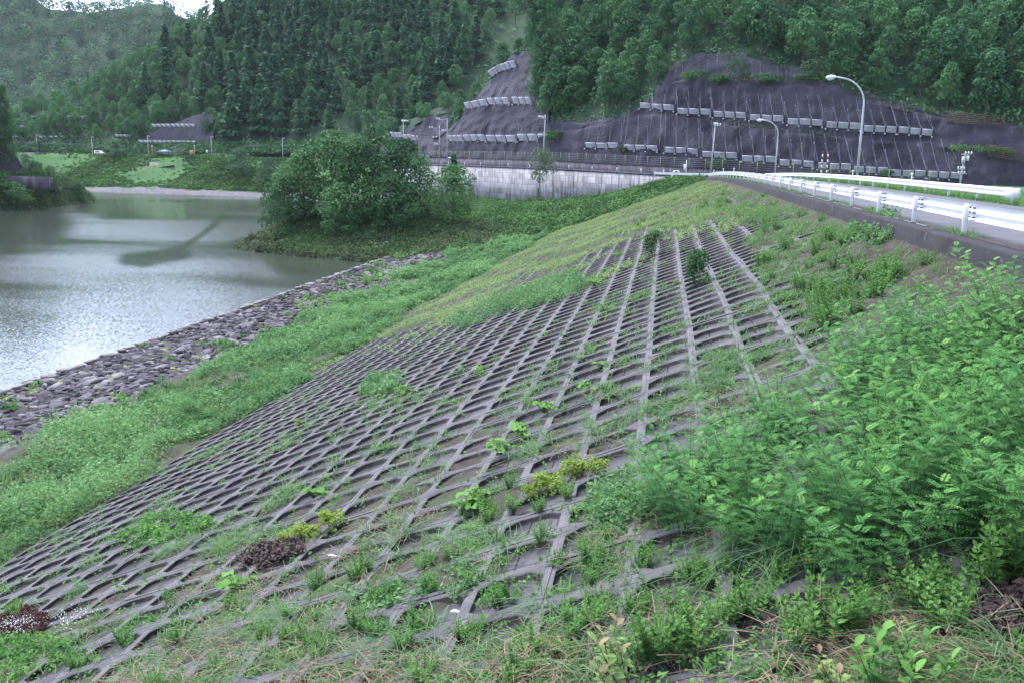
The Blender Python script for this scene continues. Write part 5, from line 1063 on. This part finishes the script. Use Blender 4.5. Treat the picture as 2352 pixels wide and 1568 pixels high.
def build_grass():
    p, q = face_points(150000, pix=True); c = cover(p[:, 0], p[:, 1]); clump = nz(p[:, 0], p[:, 1], .9, 12)*.6+nz(p[:, 0], p[:, 1], 2.7, 13)*.5
    inth = poly_in(q[:, 0], q[:, 1], THICK)
    dry = poly_in(p[:, 0], p[:, 1], A_FARDRY) | (p[:, 1] > 62)
    pr = np.clip(c*.85+clump*.40-.12, .02+.10*np.clip(clump+.1, 0, 1), 1)*np.where(p[:, 1] < 15, .06, np.where(p[:, 1] < 25, .40, .7)); k = (rng.random(len(p)) < pr) & ~dry & ~(inth & (rng.random(len(p)) < .8)); a, cc = p[k], clump[k]; near = a[:, 1] < 17
    bl = rng.random(len(a)) < np.where(near, .5, .25); st = rng.random(len(a)) < .22
    tufts("grass", a[~bl & ~near], 8, .38, .022, 'grass', label="green grass tufts growing through the blocks in the middle distance")
    tufts("grass", a[~bl & near], 14, .30, .012, 'grass', droop=.8, label="green grass tufts growing through the near blocks")
    tufts("grass", a[bl], 11, .44, .014, 'grass_blue', droop=.9, label="bluish long bladed grass on the near slope")
    s_ = a[st & (a[:, 1] < 40) & (cc > .1)]; tufts("dry_grass", s_, 8, .36, .008, 'straw', droop=1.2, lean=.5, spread=.14, label="dry straw lying between the blocks", cat="dry grass")
    # far, paler
    k2 = dry & (rng.random(len(p)) < .45*np.clip(.55+.5*clump, .1, 1)); tufts("grass", p[k2], 9, .42, .03, 'grass_far', label="pale yellowish grass on the far part of the slope", tint=np.clip(.5+.4*clump[k2], 0, 1))
    p2, q2 = face_points(44000, 40, 139); c2 = cover(p2[:, 0], p2[:, 1]); n2 = nz(p2[:, 0], p2[:, 1], 3.5, 14); k3 = rng.random(len(p2)) < np.clip(.75*c2+.35*n2-.1, .02, 1); tufts("grass", p2[k3], 8, .38, .045, 'grass_far', label="thin pale grass covering the far blocks", tint=np.clip(.45+.35*n2[k3]+rng.normal(size=k3.sum())*.1, 0, 1))
    # the strip below the kerb
    x = rng.uniform(-1, 5.7, 14000); y = rng.uniform(8, 64, 14000); ps = np.stack([x, y, slope_z(x, y)], 1); qs = np.stack(proj(ps), 1); cs = cover(x, y); ns = nz(x, y, 2.2, 60)*.5+nz(x, y, .8, 61)*.4; ks = (qs[:, 0] < 2420) & ~poly_in(qs[:, 0], qs[:, 1]+10, THICK) & (rng.random(14000) < np.clip(.55*cs+.55*ns-.05, 0, 1)) & (cs > .33)
    tufts("grass", ps[ks], 12, .34, .017, 'grass', droop=.8, spread=.08, label="thick green grass on the strip below the kerb"); k6 = ks & (rng.random(14000) < .15); tufts("grass", ps[k6], 10, .45, .015, 'grass_far', label="pale seeding grass on the strip below the kerb")
    # litter of dead stems in the foreground
    k4 = (p[:, 1] < 15) & (rng.random(len(p)) < .22*np.clip(-.02+.32*clump+.10*c, 0, .35)); b = np.repeat(p[k4], 6, 0); N = len(b); b = b+rng.normal(size=(N, 3))*[.22, .22, .015]+[0, 0, .03]
    V, Fq, T = blades(b, np.concatenate([rng.normal(size=(N, 2)), rng.uniform(-.05, .25, (N, 1))], 1), rng.uniform(.08, .42, N), .009, .15, rng.uniform(0, 1, N)); stuff(link("dead_stems", mesh("dead_stems", V, Fq, M['straw'], T)), "brown dead stems and straw lying on the near slope", "dead stems")
    # tiny weeds sprinkled on blocks
    p5, q5 = face_points(9000, pix=True); k5 = rng.random(len(p5)) < .5*np.clip(1-p5[:, 1]/60, .1, 1); pp = p5[k5]; sc = np.clip(pp[:, 1]/16, .7, 2.2)
    mounds("small_weeds", pp, .10*sc*rng.uniform(.5, 1.5, len(pp)), .16*sc*rng.uniform(.5, 1.5, len(pp)), 9, .05, 'leaf_weed', "tiny scattered weeds sprouting between the concrete blocks", "weeds", tj=.2)
    # verge beside the road
    y = rng.uniform(9, 140, 9000)**1.; x = rng.choice([6.45, 13.7], 9000, p=[.5, .5])+rng.normal(size=9000)*np.where(rng.random(9000) < .5, .10, .13); far = x > 10; x = np.where(far, 13.1+np.abs(rng.normal(size=9000))*3., x); pv = np.stack([x, y, ROADZ-drop(y)+.01-.12*np.clip((x-13)/4, 0, 1)], 1); cl = nz(y, x*0, 2.4, 15); k = far | (rng.random(9000) < np.clip(.35+.7*cl, .03, 1))
    k &= ~(far & (y < 20)); tufts("verge_grass", pv[k & ~far], 6, .22, .012, 'grass', label="low grass along the kerb under the near guardrail"); tufts("verge_grass", pv[k & far], 10, .45, .03, 'grass', label="grass on the verge behind the far guardrail")
    yk = rng.uniform(12, 60, 260); pk = np.stack([5.62+rng.normal(size=260)*.15, yk, slope_z(5.62, yk)], 1); tufts("grass", pk[nz(yk, yk*0, 3., 16) > -.1], 9, .55, .014, 'grass', label="tall grass along the foot of the kerb")
build_grass()
def build_band():
    # the weedy band between the blocks and the stones
    def put(name, n, x0, x1, rlo, rhi, hlo, hhi, per, card, mat, label, f, y0=12, y1=131, cat="weeds"):
        x = rng.uniform(x0, x1, n); y = y0+(y1-y0)*rng.uniform(0, 1, n)**1.35; k = (y < y_end(x)-.5) & f(x, y); x, y = x[k], y[k]; N = len(x); z = slope_z(x, y); q = np.stack(proj(np.stack([x, y, z], 1)), 1); k = q[:, 0] > -400; x, y, z = x[k], y[k], z[k]; N = len(x)
        g = nz(x, y, 7., 17); mounds(name, np.stack([x, y, z-.05], 1), rng.uniform(rlo, rhi, N)*(1+.25*g), rng.uniform(hlo, hhi, N)*(1+.5*g), per, card+.0012*y, mat, label, cat, base=np.clip(.46+.30*g+rng.normal(size=N)*.12, 0, 1))
    edge = lambda x, y: (x > -26.9+.9*nz(y, y*0, 6., 18)+.5*nz(x, y, 2., 19)) & (x < -18.8+1.2*nz(y, y*0, 9., 20)+(np.clip((y-60)/40, 0, 1)*3))
    put("weeds", 6000, -29, -16, .3, .75, .3, .75, 95, .075, 'leaf_band', "soft bright green weeds in a band below the blocks", edge)
    put("weeds", 1000, -29, -16, .3, .7, .6, 1.15, 95, .075, 'leaf_band', "taller feathery weeds in the green band", edge)
    sp = lambda x, y: (x < -26.5) & (nz(x, y, 4.5, 22) > .55)
    put("weeds", 500, -37.5, -26, .25, .6, .2, .5, 30, .15, 'leaf_weed', "scattered green weeds growing among the riprap stones", sp)
    n = 5200; x = rng.uniform(-28, -17.5, n); y = 20+110*rng.uniform(0, 1, n)**1.3; k = edge(x, y) & (nz(x, y, 5., 70) > -.05); pb = np.stack([x, y, slope_z(x, y)+.1], 1)[k]; tufts("band_grass", pb, 8, .75, .02, 'grass_far', droop=.7, label="tall grass standing in the green weed band"); k = edge(x, y) & (nz(x, y, 5., 70) < -.3); tufts("band_grass", np.stack([x, y, slope_z(x, y)+.15], 1)[k], 8, .7, .02, 'grass', droop=.5, label="darker grass standing in the green weed band")
    # bushy patches on the face
    def patch(poly, n, r, h, per, card, mat, label):
        w = np.array(poly, float); q = np.stack([rng.uniform(w[:, 0].min(), w[:, 0].max(), n), rng.uniform(w[:, 1].min(), w[:, 1].max(), n)], 1); q = q[poly_in(q[:, 0], q[:, 1], w)]; p = px_on_face(q[:, 0], q[:, 1]); N = len(p)
        mounds("weeds", p-[0, 0, .05], rng.uniform(.6, 1.3, N)*r, rng.uniform(.6, 1.3, N)*h, per, card, mat, label, "weeds")
    patch([(1030, 745), (1130, 690), (1230, 660), (1330, 630), (1360, 655), (1300, 690), (1180, 720), (1060, 760)], 420, .5, .65, 95, .10, 'leaf_band', "clump of feathery green weeds in the middle of the slope")
    patch([(820, 905), (870, 855), (920, 870), (900, 905)], 40, .4, .5, 60, .12, 'leaf_band', "small feathery clump left of the middle blocks")
    patch([(270, 1240), (330, 1190), (420, 1180), (480, 1200), (470, 1225), (380, 1250), (300, 1260)], 80, .28, .24, 60, .08, 'leaf_weed', "green leafy patch on the lower left blocks")
    patch([(1960, 520), (2000, 495), (2060, 500), (2060, 560), (1990, 580), (1950, 560)], 70, .3, .45, 55, .09, 'leaf_band', "feathery weeds by the kerb")
    patch([(1000, 1340), (1080, 1300), (1100, 1370), (820, 1420), (800, 1370)], 70, .22, .28, 50, .06, 'leaf_band', "soft green weeds in the near foreground")
    patch([(1340, 1160), (1420, 1120), (1500, 1150), (1490, 1200), (1420, 1225), (1350, 1200)], 60, .22, .34, 70, .06, 'leaf_band', "soft feathery bush at the edge of the thicket")
    patch([(0, 1480), (120, 1470), (200, 1540), (0, 1568)], 60, .25, .3, 50, .07, 'leaf_weed', "leafy weeds in the lower left corner")
    # dead brown heap and red leaved patch
    for poly, mt, nm, lab in (([(540, 1285), (600, 1255), (690, 1240), (700, 1265), (600, 1305)], 'debris', "dead_leaves", "heap of dead brown leaves beside the bright green plant"), ([(0, 1410), (60, 1395), (110, 1425), (80, 1455), (0, 1460)], 'leaf_red', "red_leaves", "dark red leaved patch at the lower left edge"), ([(2230, 1400), (2352, 1360), (2352, 1480), (2250, 1470)], 'debris', "dead_leaves", "purple brown dead leaves at the lower right edge")):
        w = np.array(poly, float); q = np.stack([rng.uniform(w[:, 0].min(), w[:, 0].max(), 500), rng.uniform(w[:, 1].min(), w[:, 1].max(), 500)], 1); q = q[poly_in(q[:, 0], q[:, 1], w)]; p = px_on_face(q[:, 0], q[:, 1]); p = p[::2]; mounds(nm, p, np.full(len(p), .11), np.full(len(p), .12), 22, .07, mt, lab, "leaves", tj=.25)
    # small white flowers
    for poly, lab in (([(205, 1085), (250, 1060), (285, 1070), (240, 1100)], "white flowers in the weeds near the left edge"), ([(0, 1465), (60, 1445), (90, 1470), (20, 1490)], "white flowers beside the red leaves"), ([(100, 1460), (170, 1440), (230, 1440), (160, 1490)], "few white flowers in the lower left grass")):
        w = np.array(poly, float); q = np.stack([rng.uniform(w[:, 0].min(), w[:, 0].max(), 70), rng.uniform(w[:, 1].min(), w[:, 1].max(), 70)], 1); q = q[poly_in(q[:, 0], q[:, 1], w)]; p = px_on_face(q[:, 0], q[:, 1])+[0, 0, .35]; k = np.repeat(np.arange(len(p)), 5); c = p[k]+rng.normal(size=(len(k), 3))*.05
        V, Fq, T = leaves(c, rdir(len(k)), rdir(len(k), 1.5), .024, .02, .5); stuff(link("white_flowers", mesh("white_flowers", V, Fq, M['petal'], T)), lab, "flowers")
build_band()
# ------------------------------------------------------------------ single plants
def plant(name, leafdata, stem, mats):
    return (mesh("leaves", *leafdata[:2], M[mats], leafdata[2]), stem.mesh("stem", M['stem'], True) if stem is not None else None)
def indigo(seed):
    g = np.random.default_rng(seed); parts = []; tb = MB()
    for k in range(20):
        a = g.uniform(0, 6.28); ln = g.uniform(.6, 1.5); tilt = g.uniform(.08, .55); b0 = np.array([math.cos(a), math.sin(a), 0])*g.uniform(0, .3); d = norm(np.array([math.cos(a)*tilt, math.sin(a)*tilt, 1.])); t = np.linspace(0, 1, 5)[:, None]
        pts = b0+d*ln*t+np.array([math.cos(a), math.sin(a), -.4])*(.20*ln*t*t); tb.tube(pts, np.linspace(.006, .002, 5), 4)
        n = 19; f = np.linspace(.16, 1., n)+g.uniform(-.02, .02, n); f = f.clip(0, 1); p = np.stack([np.interp(f, np.linspace(0, 1, 5), pts[:, i]) for i in range(3)], 1); az = g.uniform(0, 6.28)+np.arange(n)*2.4; el = np.interp(f, [0, .7, 1], [-.15, .35, 1.1])
        fd = np.stack([np.cos(az), np.sin(az), el], 1); parts.append(fronds(p, fd, np.interp(f, [.2, .6, 1], [.19, .20, .11])*g.uniform(.8, 1.15, n), 8, .044, .019, np.clip(.10+.58*f+g.normal(size=n)*.10, 0, 1)))
    return plant("indigo", join(parts), tb, 'leaf_indigo')
def mugwort(seed, h=.5, mat='leaf_weed', leaf=.075, nst=16, lobes=3):
    g = np.random.default_rng(seed); parts = []; tb = MB()
    for k in range(nst):
        a = g.uniform(0, 6.28); d = norm(np.array([math.cos(a)*.55, math.sin(a)*.55, 1.])*[g.uniform(.2, 1), g.uniform(.2, 1), 1]); b0 = np.array([math.cos(a), math.sin(a), 0])*g.uniform(0, .16)*h/.5; ln = h*g.uniform(.55, 1.1); tb.tube([b0, b0+d*ln], [.005, .002], 4)
        n = 15; f = np.linspace(.15, 1., n); p = b0+d*(ln*f)[:, None]; az = np.arange(n)*2.4+g.uniform(0, 6); el = np.interp(f, [0, .8, 1], [.1, .45, 1.4])
        for l in range(lobes):
            aa = az+(l-(lobes-1)/2)*.55; fd = norm(np.stack([np.cos(aa), np.sin(aa), el], 1)); nn = norm(np.array([0, 0, 1.])+g.normal(size=(n, 3))*.3)
            parts.append(leaves(p, fd, nn, leaf*(1 if l == (lobes-1)/2 else .72)*g.uniform(.8, 1.2, n)*np.interp(f, [0, .7, 1], [1, 1, .55]), leaf*.36, np.clip(.2+.5*f+g.normal(size=n)*.1, 0, 1)))
    return plant("mugwort", join(parts), tb, mat)
def big_leaf(c, a, n, Ln, Wd, tint, nseg=5, droop=.25):
    """broad pointed leaves as curved strips with a fold along the midrib"""
    N = len(c); a = norm(a); s = norm(np.cross(a, n)); u = np.cross(s, a); Ln = np.broadcast_to(Ln, (N,)); Wd = np.broadcast_to(Wd, (N,)); rows = []
    for i in range(nseg+1):
        t = i/nseg; w = math.sin(math.pi*min(1, .04+t*.96))**.75*(1 if t < .98 else .05); mid = c+a*(Ln*t)[:, None]-np.array([0, 0, 1.])*(droop*Ln*t*t)[:, None]; e = s*(Wd*.5*w)[:, None]; l = u*(Wd*.14*w)[:, None]; rows.append(np.stack([mid-e+l, mid, mid+e+l], 1))
    V = np.stack(rows, 1).reshape(N, -1, 3); f = grid_faces(nseg+1, 3); Fq = (np.arange(N)[:, None, None]*(nseg+1)*3+f[None]).reshape(-1, 4)
    return V.reshape(-1, 3), Fq, np.repeat(np.broadcast_to(tint, (N,)), (nseg+1)*3)
def butterbur(seed):
    g = np.random.default_rng(seed); n = 16; parts = []; tb = MB(); V, Fq, T = [], [], []; n0 = 0
    for k in range(n):
        a = g.uniform(0, 6.28); r = g.uniform(.05, .42); h = g.uniform(.14, .34); c = np.array([r*math.cos(a), r*math.sin(a), h]); R_ = g.uniform(.08, .15); tl = np.array([math.cos(a), math.sin(a), 0])*.35; th = np.linspace(.5, 5.78, 13)+a; nn = norm(np.array([*tl[:2], 1.])+g.normal(size=3)*.15); e1 = norm(np.cross(nn, [0, 1, .1])); e2 = np.cross(nn, e1)
        ring = c+R_*(np.cos(th)[:, None]*e1+np.sin(th)[:, None]*e2)*(1+.06*np.sin(th*6))[:, None]+nn*.03*np.sin(th*3)[:, None]; mid = c+.5*R_*(np.cos(th)[:, None]*e1+np.sin(th)[:, None]*e2)-nn*.012
        V.append(np.concatenate([[c-nn*.035], mid, ring])); i = np.arange(12); Fq.append(np.concatenate([np.stack([1+i, 2+i, 15+i, 14+i], 1)])+n0); T.append((np.full(27, g.uniform(.2, .9)), np.stack([np.zeros(12, int), 2+i, 1+i], 1)+n0)); n0 += 27; tb.tube([(0, 0, -.05), c*[.6, .6, .6], c-nn*.03], [.008, .007, .006], 4)
    m = mesh("leaves", np.concatenate(V), [np.concatenate(Fq), np.concatenate([t[1] for t in T])], M['leaf_butterbur'], np.concatenate([t[0] for t in T]), smooth=True)
    return m, tb.mesh("stem", M['stem'])
def sapling(seed, mat, h=.9, ns=5, Lf=.14):
    g = np.random.default_rng(seed); parts = []; tb = MB()
    for k in range(ns):
        a = g.uniform(0, 6.28); d = norm(np.array([math.cos(a)*.5, math.sin(a)*.5, 1.])); b0 = np.array([g.normal()*.1, g.normal()*.1, 0]); ln = h*g.uniform(.6, 1.1); tb.tube([b0, b0+d*ln*.6, b0+d*ln], [.008, .006, .003], 5); n = 11; f = np.linspace(.35, 1, n); p = b0+d*(ln*f)[:, None]; az = np.arange(n)*2.4; fd = norm(np.stack([np.cos(az), np.sin(az), np.interp(f, [.3, 1], [.15, 1.1])], 1))
        parts.append(big_leaf(p, fd, np.tile([0, 0, 1.], (n, 1))+g.normal(size=(n, 3))*.15, Lf*g.uniform(.7, 1.2, n), Lf*.46, np.clip(.25+.3*f+g.normal(size=n)*.15+(f > .9)*.4, 0, 1)))
    V, Fq, T = join(parts); return mesh("leaves", V, Fq, M[mat], T, smooth=True), tb.mesh("stem", M['stem'])
def leafy(seed, mat, w=.5, h=.35, n=500, Lf=.09):
    g = np.random.default_rng(seed); cl = [(np.array([w*.6*g.uniform(-1, 1), w*.6*g.uniform(-1, 1), h*g.uniform(.3, .8)]), w*.32, h*.34) for _ in range(9)]; p, d, k = crown_pts(cl, n, g, .6); nn = norm(d*.5+[0, 0, .9]+g.normal(size=(n, 3))*.35); ax = norm(np.cross(nn, g.normal(size=(n, 3)))+d*.3)
    V, Fq, T = big_leaf(p, ax, nn, Lf*g.uniform(.6, 1.2, n), Lf*.55, np.clip(.45+g.normal(size=n)*.2, 0, 1), 3, .2); tb = MB()
    for c, r, rz in cl: tb.tube([(c[0]*.3, c[1]*.3, -.03), c], [.008, .004], 4)
    return mesh("leaves", V, Fq, M[mat], T, smooth=True), tb.mesh("stem", M['stem'])
def put_plant(name, pr, p, sc, label, group=None, cat="plant", rz=None):
    t = empty(name, tuple(p), rng.uniform(0, 6.28) if rz is None else rz); t.scale = (sc,)*3 if np.isscalar(sc) else sc; tag(t, label, cat, group); link("leaves", pr[0], t)
    if pr[1] is not None: link("stem", pr[1], t)
    return t
def build_plants():
    IN = [indigo(500+i) for i in range(5)]
    # the thicket: shrubs at least .5 m apart inside its outline
    qx = rng.uniform(1400, 2600, 16000); qy = rng.uniform(640, 1500, 16000); p = px_on_face(qx, qy); top = np.stack(proj(p+[0, 0, 1.0]), 1); mid = np.stack(proj(p+[0, 0, .35]), 1)
    k = poly_in(top[:, 0], top[:, 1], THICK) & poly_in(mid[:, 0], mid[:, 1], THICK) & (p[:, 1] > 3.5) & (p[:, 0] < 5.5); out = []
    for a in p[k]:
        s_ = .29+.018*a[1]
        if nz(a[0], a[1], 1.6, 33) < -.55: continue
        if all(np.hypot(*(a-b)[:2]) > s_ for b in out): out.append(a)
    for a in out:
        edge = np.clip((a[0]+1.2)/2.5, 0, 1); put_plant("indigo_shrub", IN[rng.integers(5)], a-[0, 0, .05], rng.uniform(.66, .9)*(.82+.3*edge), "feathery leaved shrub in the dense thicket at the right", "shrubs of the thicket", "shrub")
    gp = np.array(out); gp = gp[rng.random(len(gp)) < .22]; tufts('thicket_grass', gp, 16, 1.35, .014, 'grass_blue', .8, 2.2, .12, 'long grass blades rising through the thicket')
    MW = [mugwort(520+i) for i in range(4)]; MD = [mugwort(530+i, .5, 'leaf_weed', .06, 14, 5) for i in range(2)]
    at = lambda x, y: px_on_face(np.float64(x), np.float64(y))
    mug = [(1530, 1500, 1.0, "leafy mugwort bush left of centre at the bottom edge"), (1490, 1515, .8, "small mugwort clump beside the bottom leafy bush"), (1590, 1490, .9, "mugwort right of the bottom leafy bush"), (1890, 1475, 1.1, "large mugwort clump in the lower right foreground"), (1960, 1465, .9, "mugwort on the right of the large foreground clump"), (1840, 1480, .8, "mugwort on the left of the large foreground clump"), (1665, 1425, .8, "mugwort between the thicket and the bottom leafy bush"), (1720, 1415, .7, "small mugwort between the thicket and the large clump"), (2285, 1330, 1.3, "bright tall mugwort at the right edge below the thicket"), (2340, 1330, 1.2, "bright mugwort cut by the right edge below the thicket"), (2160, 1400, .9, "mugwort on the dark soil near the right edge"), (2100, 1390, .8, "pale seeded mugwort below the thicket"), (1310, 1460, .8, "low mugwort in the bottom middle"), (1360, 1440, .7, "low mugwort right of the bottom middle"), (1880, 1320, .8, "mugwort under the front of the thicket"), (1790, 1330, .6, "small plant in the straw under the thicket"), (1090, 1350, .6, "small leafy plant in the foreground straw"), (860, 1385, .6, "small leafy plant left in the foreground straw"), (1240, 1245, .6, "small upright plant below the yellow bush"), (2180, 1460, .8, "small mugwort right of the large clump"), (990, 1360, .55, "tiny leafy plant in the foreground grass")]
    for i, (x, y, s_, lab) in enumerate(mug): put_plant("mugwort", MW[i % 4], at(x, y), s_*rng.uniform(.95, 1.1), lab, None)
    # loose weeds over the upper slope
    n = 0; P_, q = face_points(4000, pix=True, lo=(1500, 440), hi=(2352, 760)); c = cover(P_[:, 0], P_[:, 1])
    for a, b, cc in zip(P_, q, c):
        if n >= 60: break
        if cc > .5 and a[1] > 9 and not poly_in(b[0], b[1], THICK) and rng.random() < .5: put_plant("weed", MW[rng.integers(4)], a, rng.uniform(.6, 1.2), "leafy green weed among the grass on the upper slope near the kerb", "weeds on the upper slope"); n += 1
    P_, q = face_points(3000, pix=True, lo=(0, 900), hi=(1900, 1568)); n = 0
    for a, b in zip(P_, q):
        if n >= 90: break
        if cover(a[0], a[1]) > .30 and not poly_in(b[0], b[1], THICK): put_plant("weed", MW[rng.integers(4)], a, rng.uniform(.35, .75), "small leafy weed sprouting from the lower blocks", "weeds on the lower slope"); n += 1
    LY = [leafy(540+i, 'leaf_yellow') for i in range(2)]
    for x, y, s_, lab in ((700, 1230, (.9, .9, .9), "bright yellow green leafy plant beside the dead leaf heap"), (760, 1205, (.8, .8, .9), "right half of the bright yellow green leafy clump"), (655, 1245, (.55, .55, .6), "left end of the bright yellow green leafy clump"), (1260, 1125, (.8, .8, .9), "yellowish small leaved bush below the middle blocks"), (1310, 1095, (.8, .8, 1.), "top of the yellowish bush below the middle blocks"), (1370, 1085, (.6, .6, .7), "right end of the yellowish bush near the thicket"), (1220, 1135, (.5, .5, .6), "left end of the yellowish bush below the blocks"), (685, 970, (.5, .5, .5), "small yellow green plant on the left blocks"), (1555, 655, (.45, .45, .5), "pale plant just left of the larger dark shrub")): put_plant("leafy_plant", LY[rng.integers(2)], at(x, y), tuple(np.array(s_)*.8), lab)
    BB = [butterbur(550+i) for i in range(3)]
    for x, y, s_, lab in ((1150, 1040, 1., "broad round leaved plant lowest of the chain on the blocks"), (1200, 1000, 1., "broad leaved plant second up the chain on the blocks"), (1250, 945, .9, "broad leaved plant topmost of the chain on the blocks"), (1100, 1165, 1.1, "round leaved plant left of the yellowish bush"), (1060, 1180, .9, "round leaved plant at the left end below the blocks"), (540, 1355, 1., "round leaved plant alone in the lower left blocks"), (1355, 900, .8, "round leaved plant under a rib in the middle blocks"), (1105, 855, .8, "round leaved plant in the upper left blocks"), (1365, 655, 1., "pale round leaved plant beside the feathery weeds"), (720, 1140, .9, "round leaved plant above the yellow green clump"), (930, 905, 1.1, "round leaved plant among grass in the left middle"), (1380, 845, .7, "small round leaved plant in the central blocks"), (1420, 590, 1., "pale round leaved plant left of the smaller dark shrub")): put_plant("butterbur", BB[rng.integers(3)], at(x, y), s_*.75, lab)
    DK = [leafy(560+i, 'leaf_dark', .6, 1.1, 1100, .10) for i in range(2)]
    b = at(1500, 588); put_plant("dark_shrub", DK[0], b, 1.0, "smaller dark green shrub standing on the far blocks", None, "shrub"); b = at(1603, 652); put_plant("dark_shrub", DK[1], b, .92, "larger dark green shrub standing on the blocks nearer the thicket", None, "shrub")
    SP = sapling(570, 'leaf_redtip', .62, 6, .13); S2 = sapling(571, 'leaf_weed', .8, 6, .15)
    put_plant("sapling", SP, at(1440, 1600), .95, "broad leaved sapling with reddish tips at the bottom edge", None, "sapling"); put_plant("sapling", S2, at(2030, 1610), .85, "large leaved green sapling at the bottom edge", None, "sapling"); put_plant("sapling", S2, at(2110, 1580), .7, "large leaved green sapling right of its taller neighbour", None, "sapling"); put_plant("sapling", SP, at(1930, 1620), .7, "pale broad leaved sapling between the bottom plants", None, "sapling")
    # fine tussocks
    n = 26; p = np.stack([at(x, y) for x, y in zip(rng.uniform(2130, 2352, n), rng.uniform(1510, 1640, n))]); tufts("fine_grass", p, 60, .55, .005, 'grass', 1.1, 1.2, .05, "fine hair like grass tussocks in the lower right corner")
    p = np.stack([at(x, y) for x, y in ((1780, 1290), (1700, 1300), (1680, 1340), (1640, 1260), (1590, 1330), (1900, 1180), (2000, 1200), (1260, 1380), (1240, 1420), (1750, 1240), (1850, 1265), (640, 1420), (620, 1460), (1550, 1180), (950, 1480), (860, 1500), (1120, 1250))]); tufts("long_grass", np.repeat(p, 3, 0)+rng.normal(size=(len(p)*3, 3))*[.12, .12, 0], 16, .75, .011, 'grass_blue', 1.0, 1.5, .06, "long bladed bluish grass clumps in the foreground")
    # litter
    for x, y, lab in ((1050, 1415, "white crumpled plastic scrap lying on the near blocks"), (765, 1283, "small white scrap on the blocks below the yellow green plant")):
        m = MB(); p_ = rng.normal(size=(12, 3))*[.09, .035, .02]; m.tube([(-.08, 0, .02), (-.03, .015, .03), (.03, -.01, .025), (.08, .015, .02)], [.01, .022, .02, .01], 7); o = m.obj("plastic_scrap", M['white'], None, tuple(at(x, y)+[0, 0, .03])); tag(o, lab, "litter")
build_plants()
# ------------------------------------------------------------------ air
def build_haze():
    m = bpy.data.materials.new("haze"); m.use_nodes = True; t = m.node_tree; t.nodes.remove(t.nodes["Principled BSDF"])
    v = t.nodes.new("ShaderNodeVolumePrincipled"); v.inputs["Density"].default_value = .000045; v.inputs["Color"].default_value = (.86, .92, 1., 1); v.inputs["Anisotropy"].default_value = 0.
    t.links.new(v.outputs[0], t.nodes["Material Output"].inputs["Volume"]); o = MB().box((-700, -60, -21), (420, 900, 330)).obj("haze", m); stuff(o)
build_haze()
#TAIL
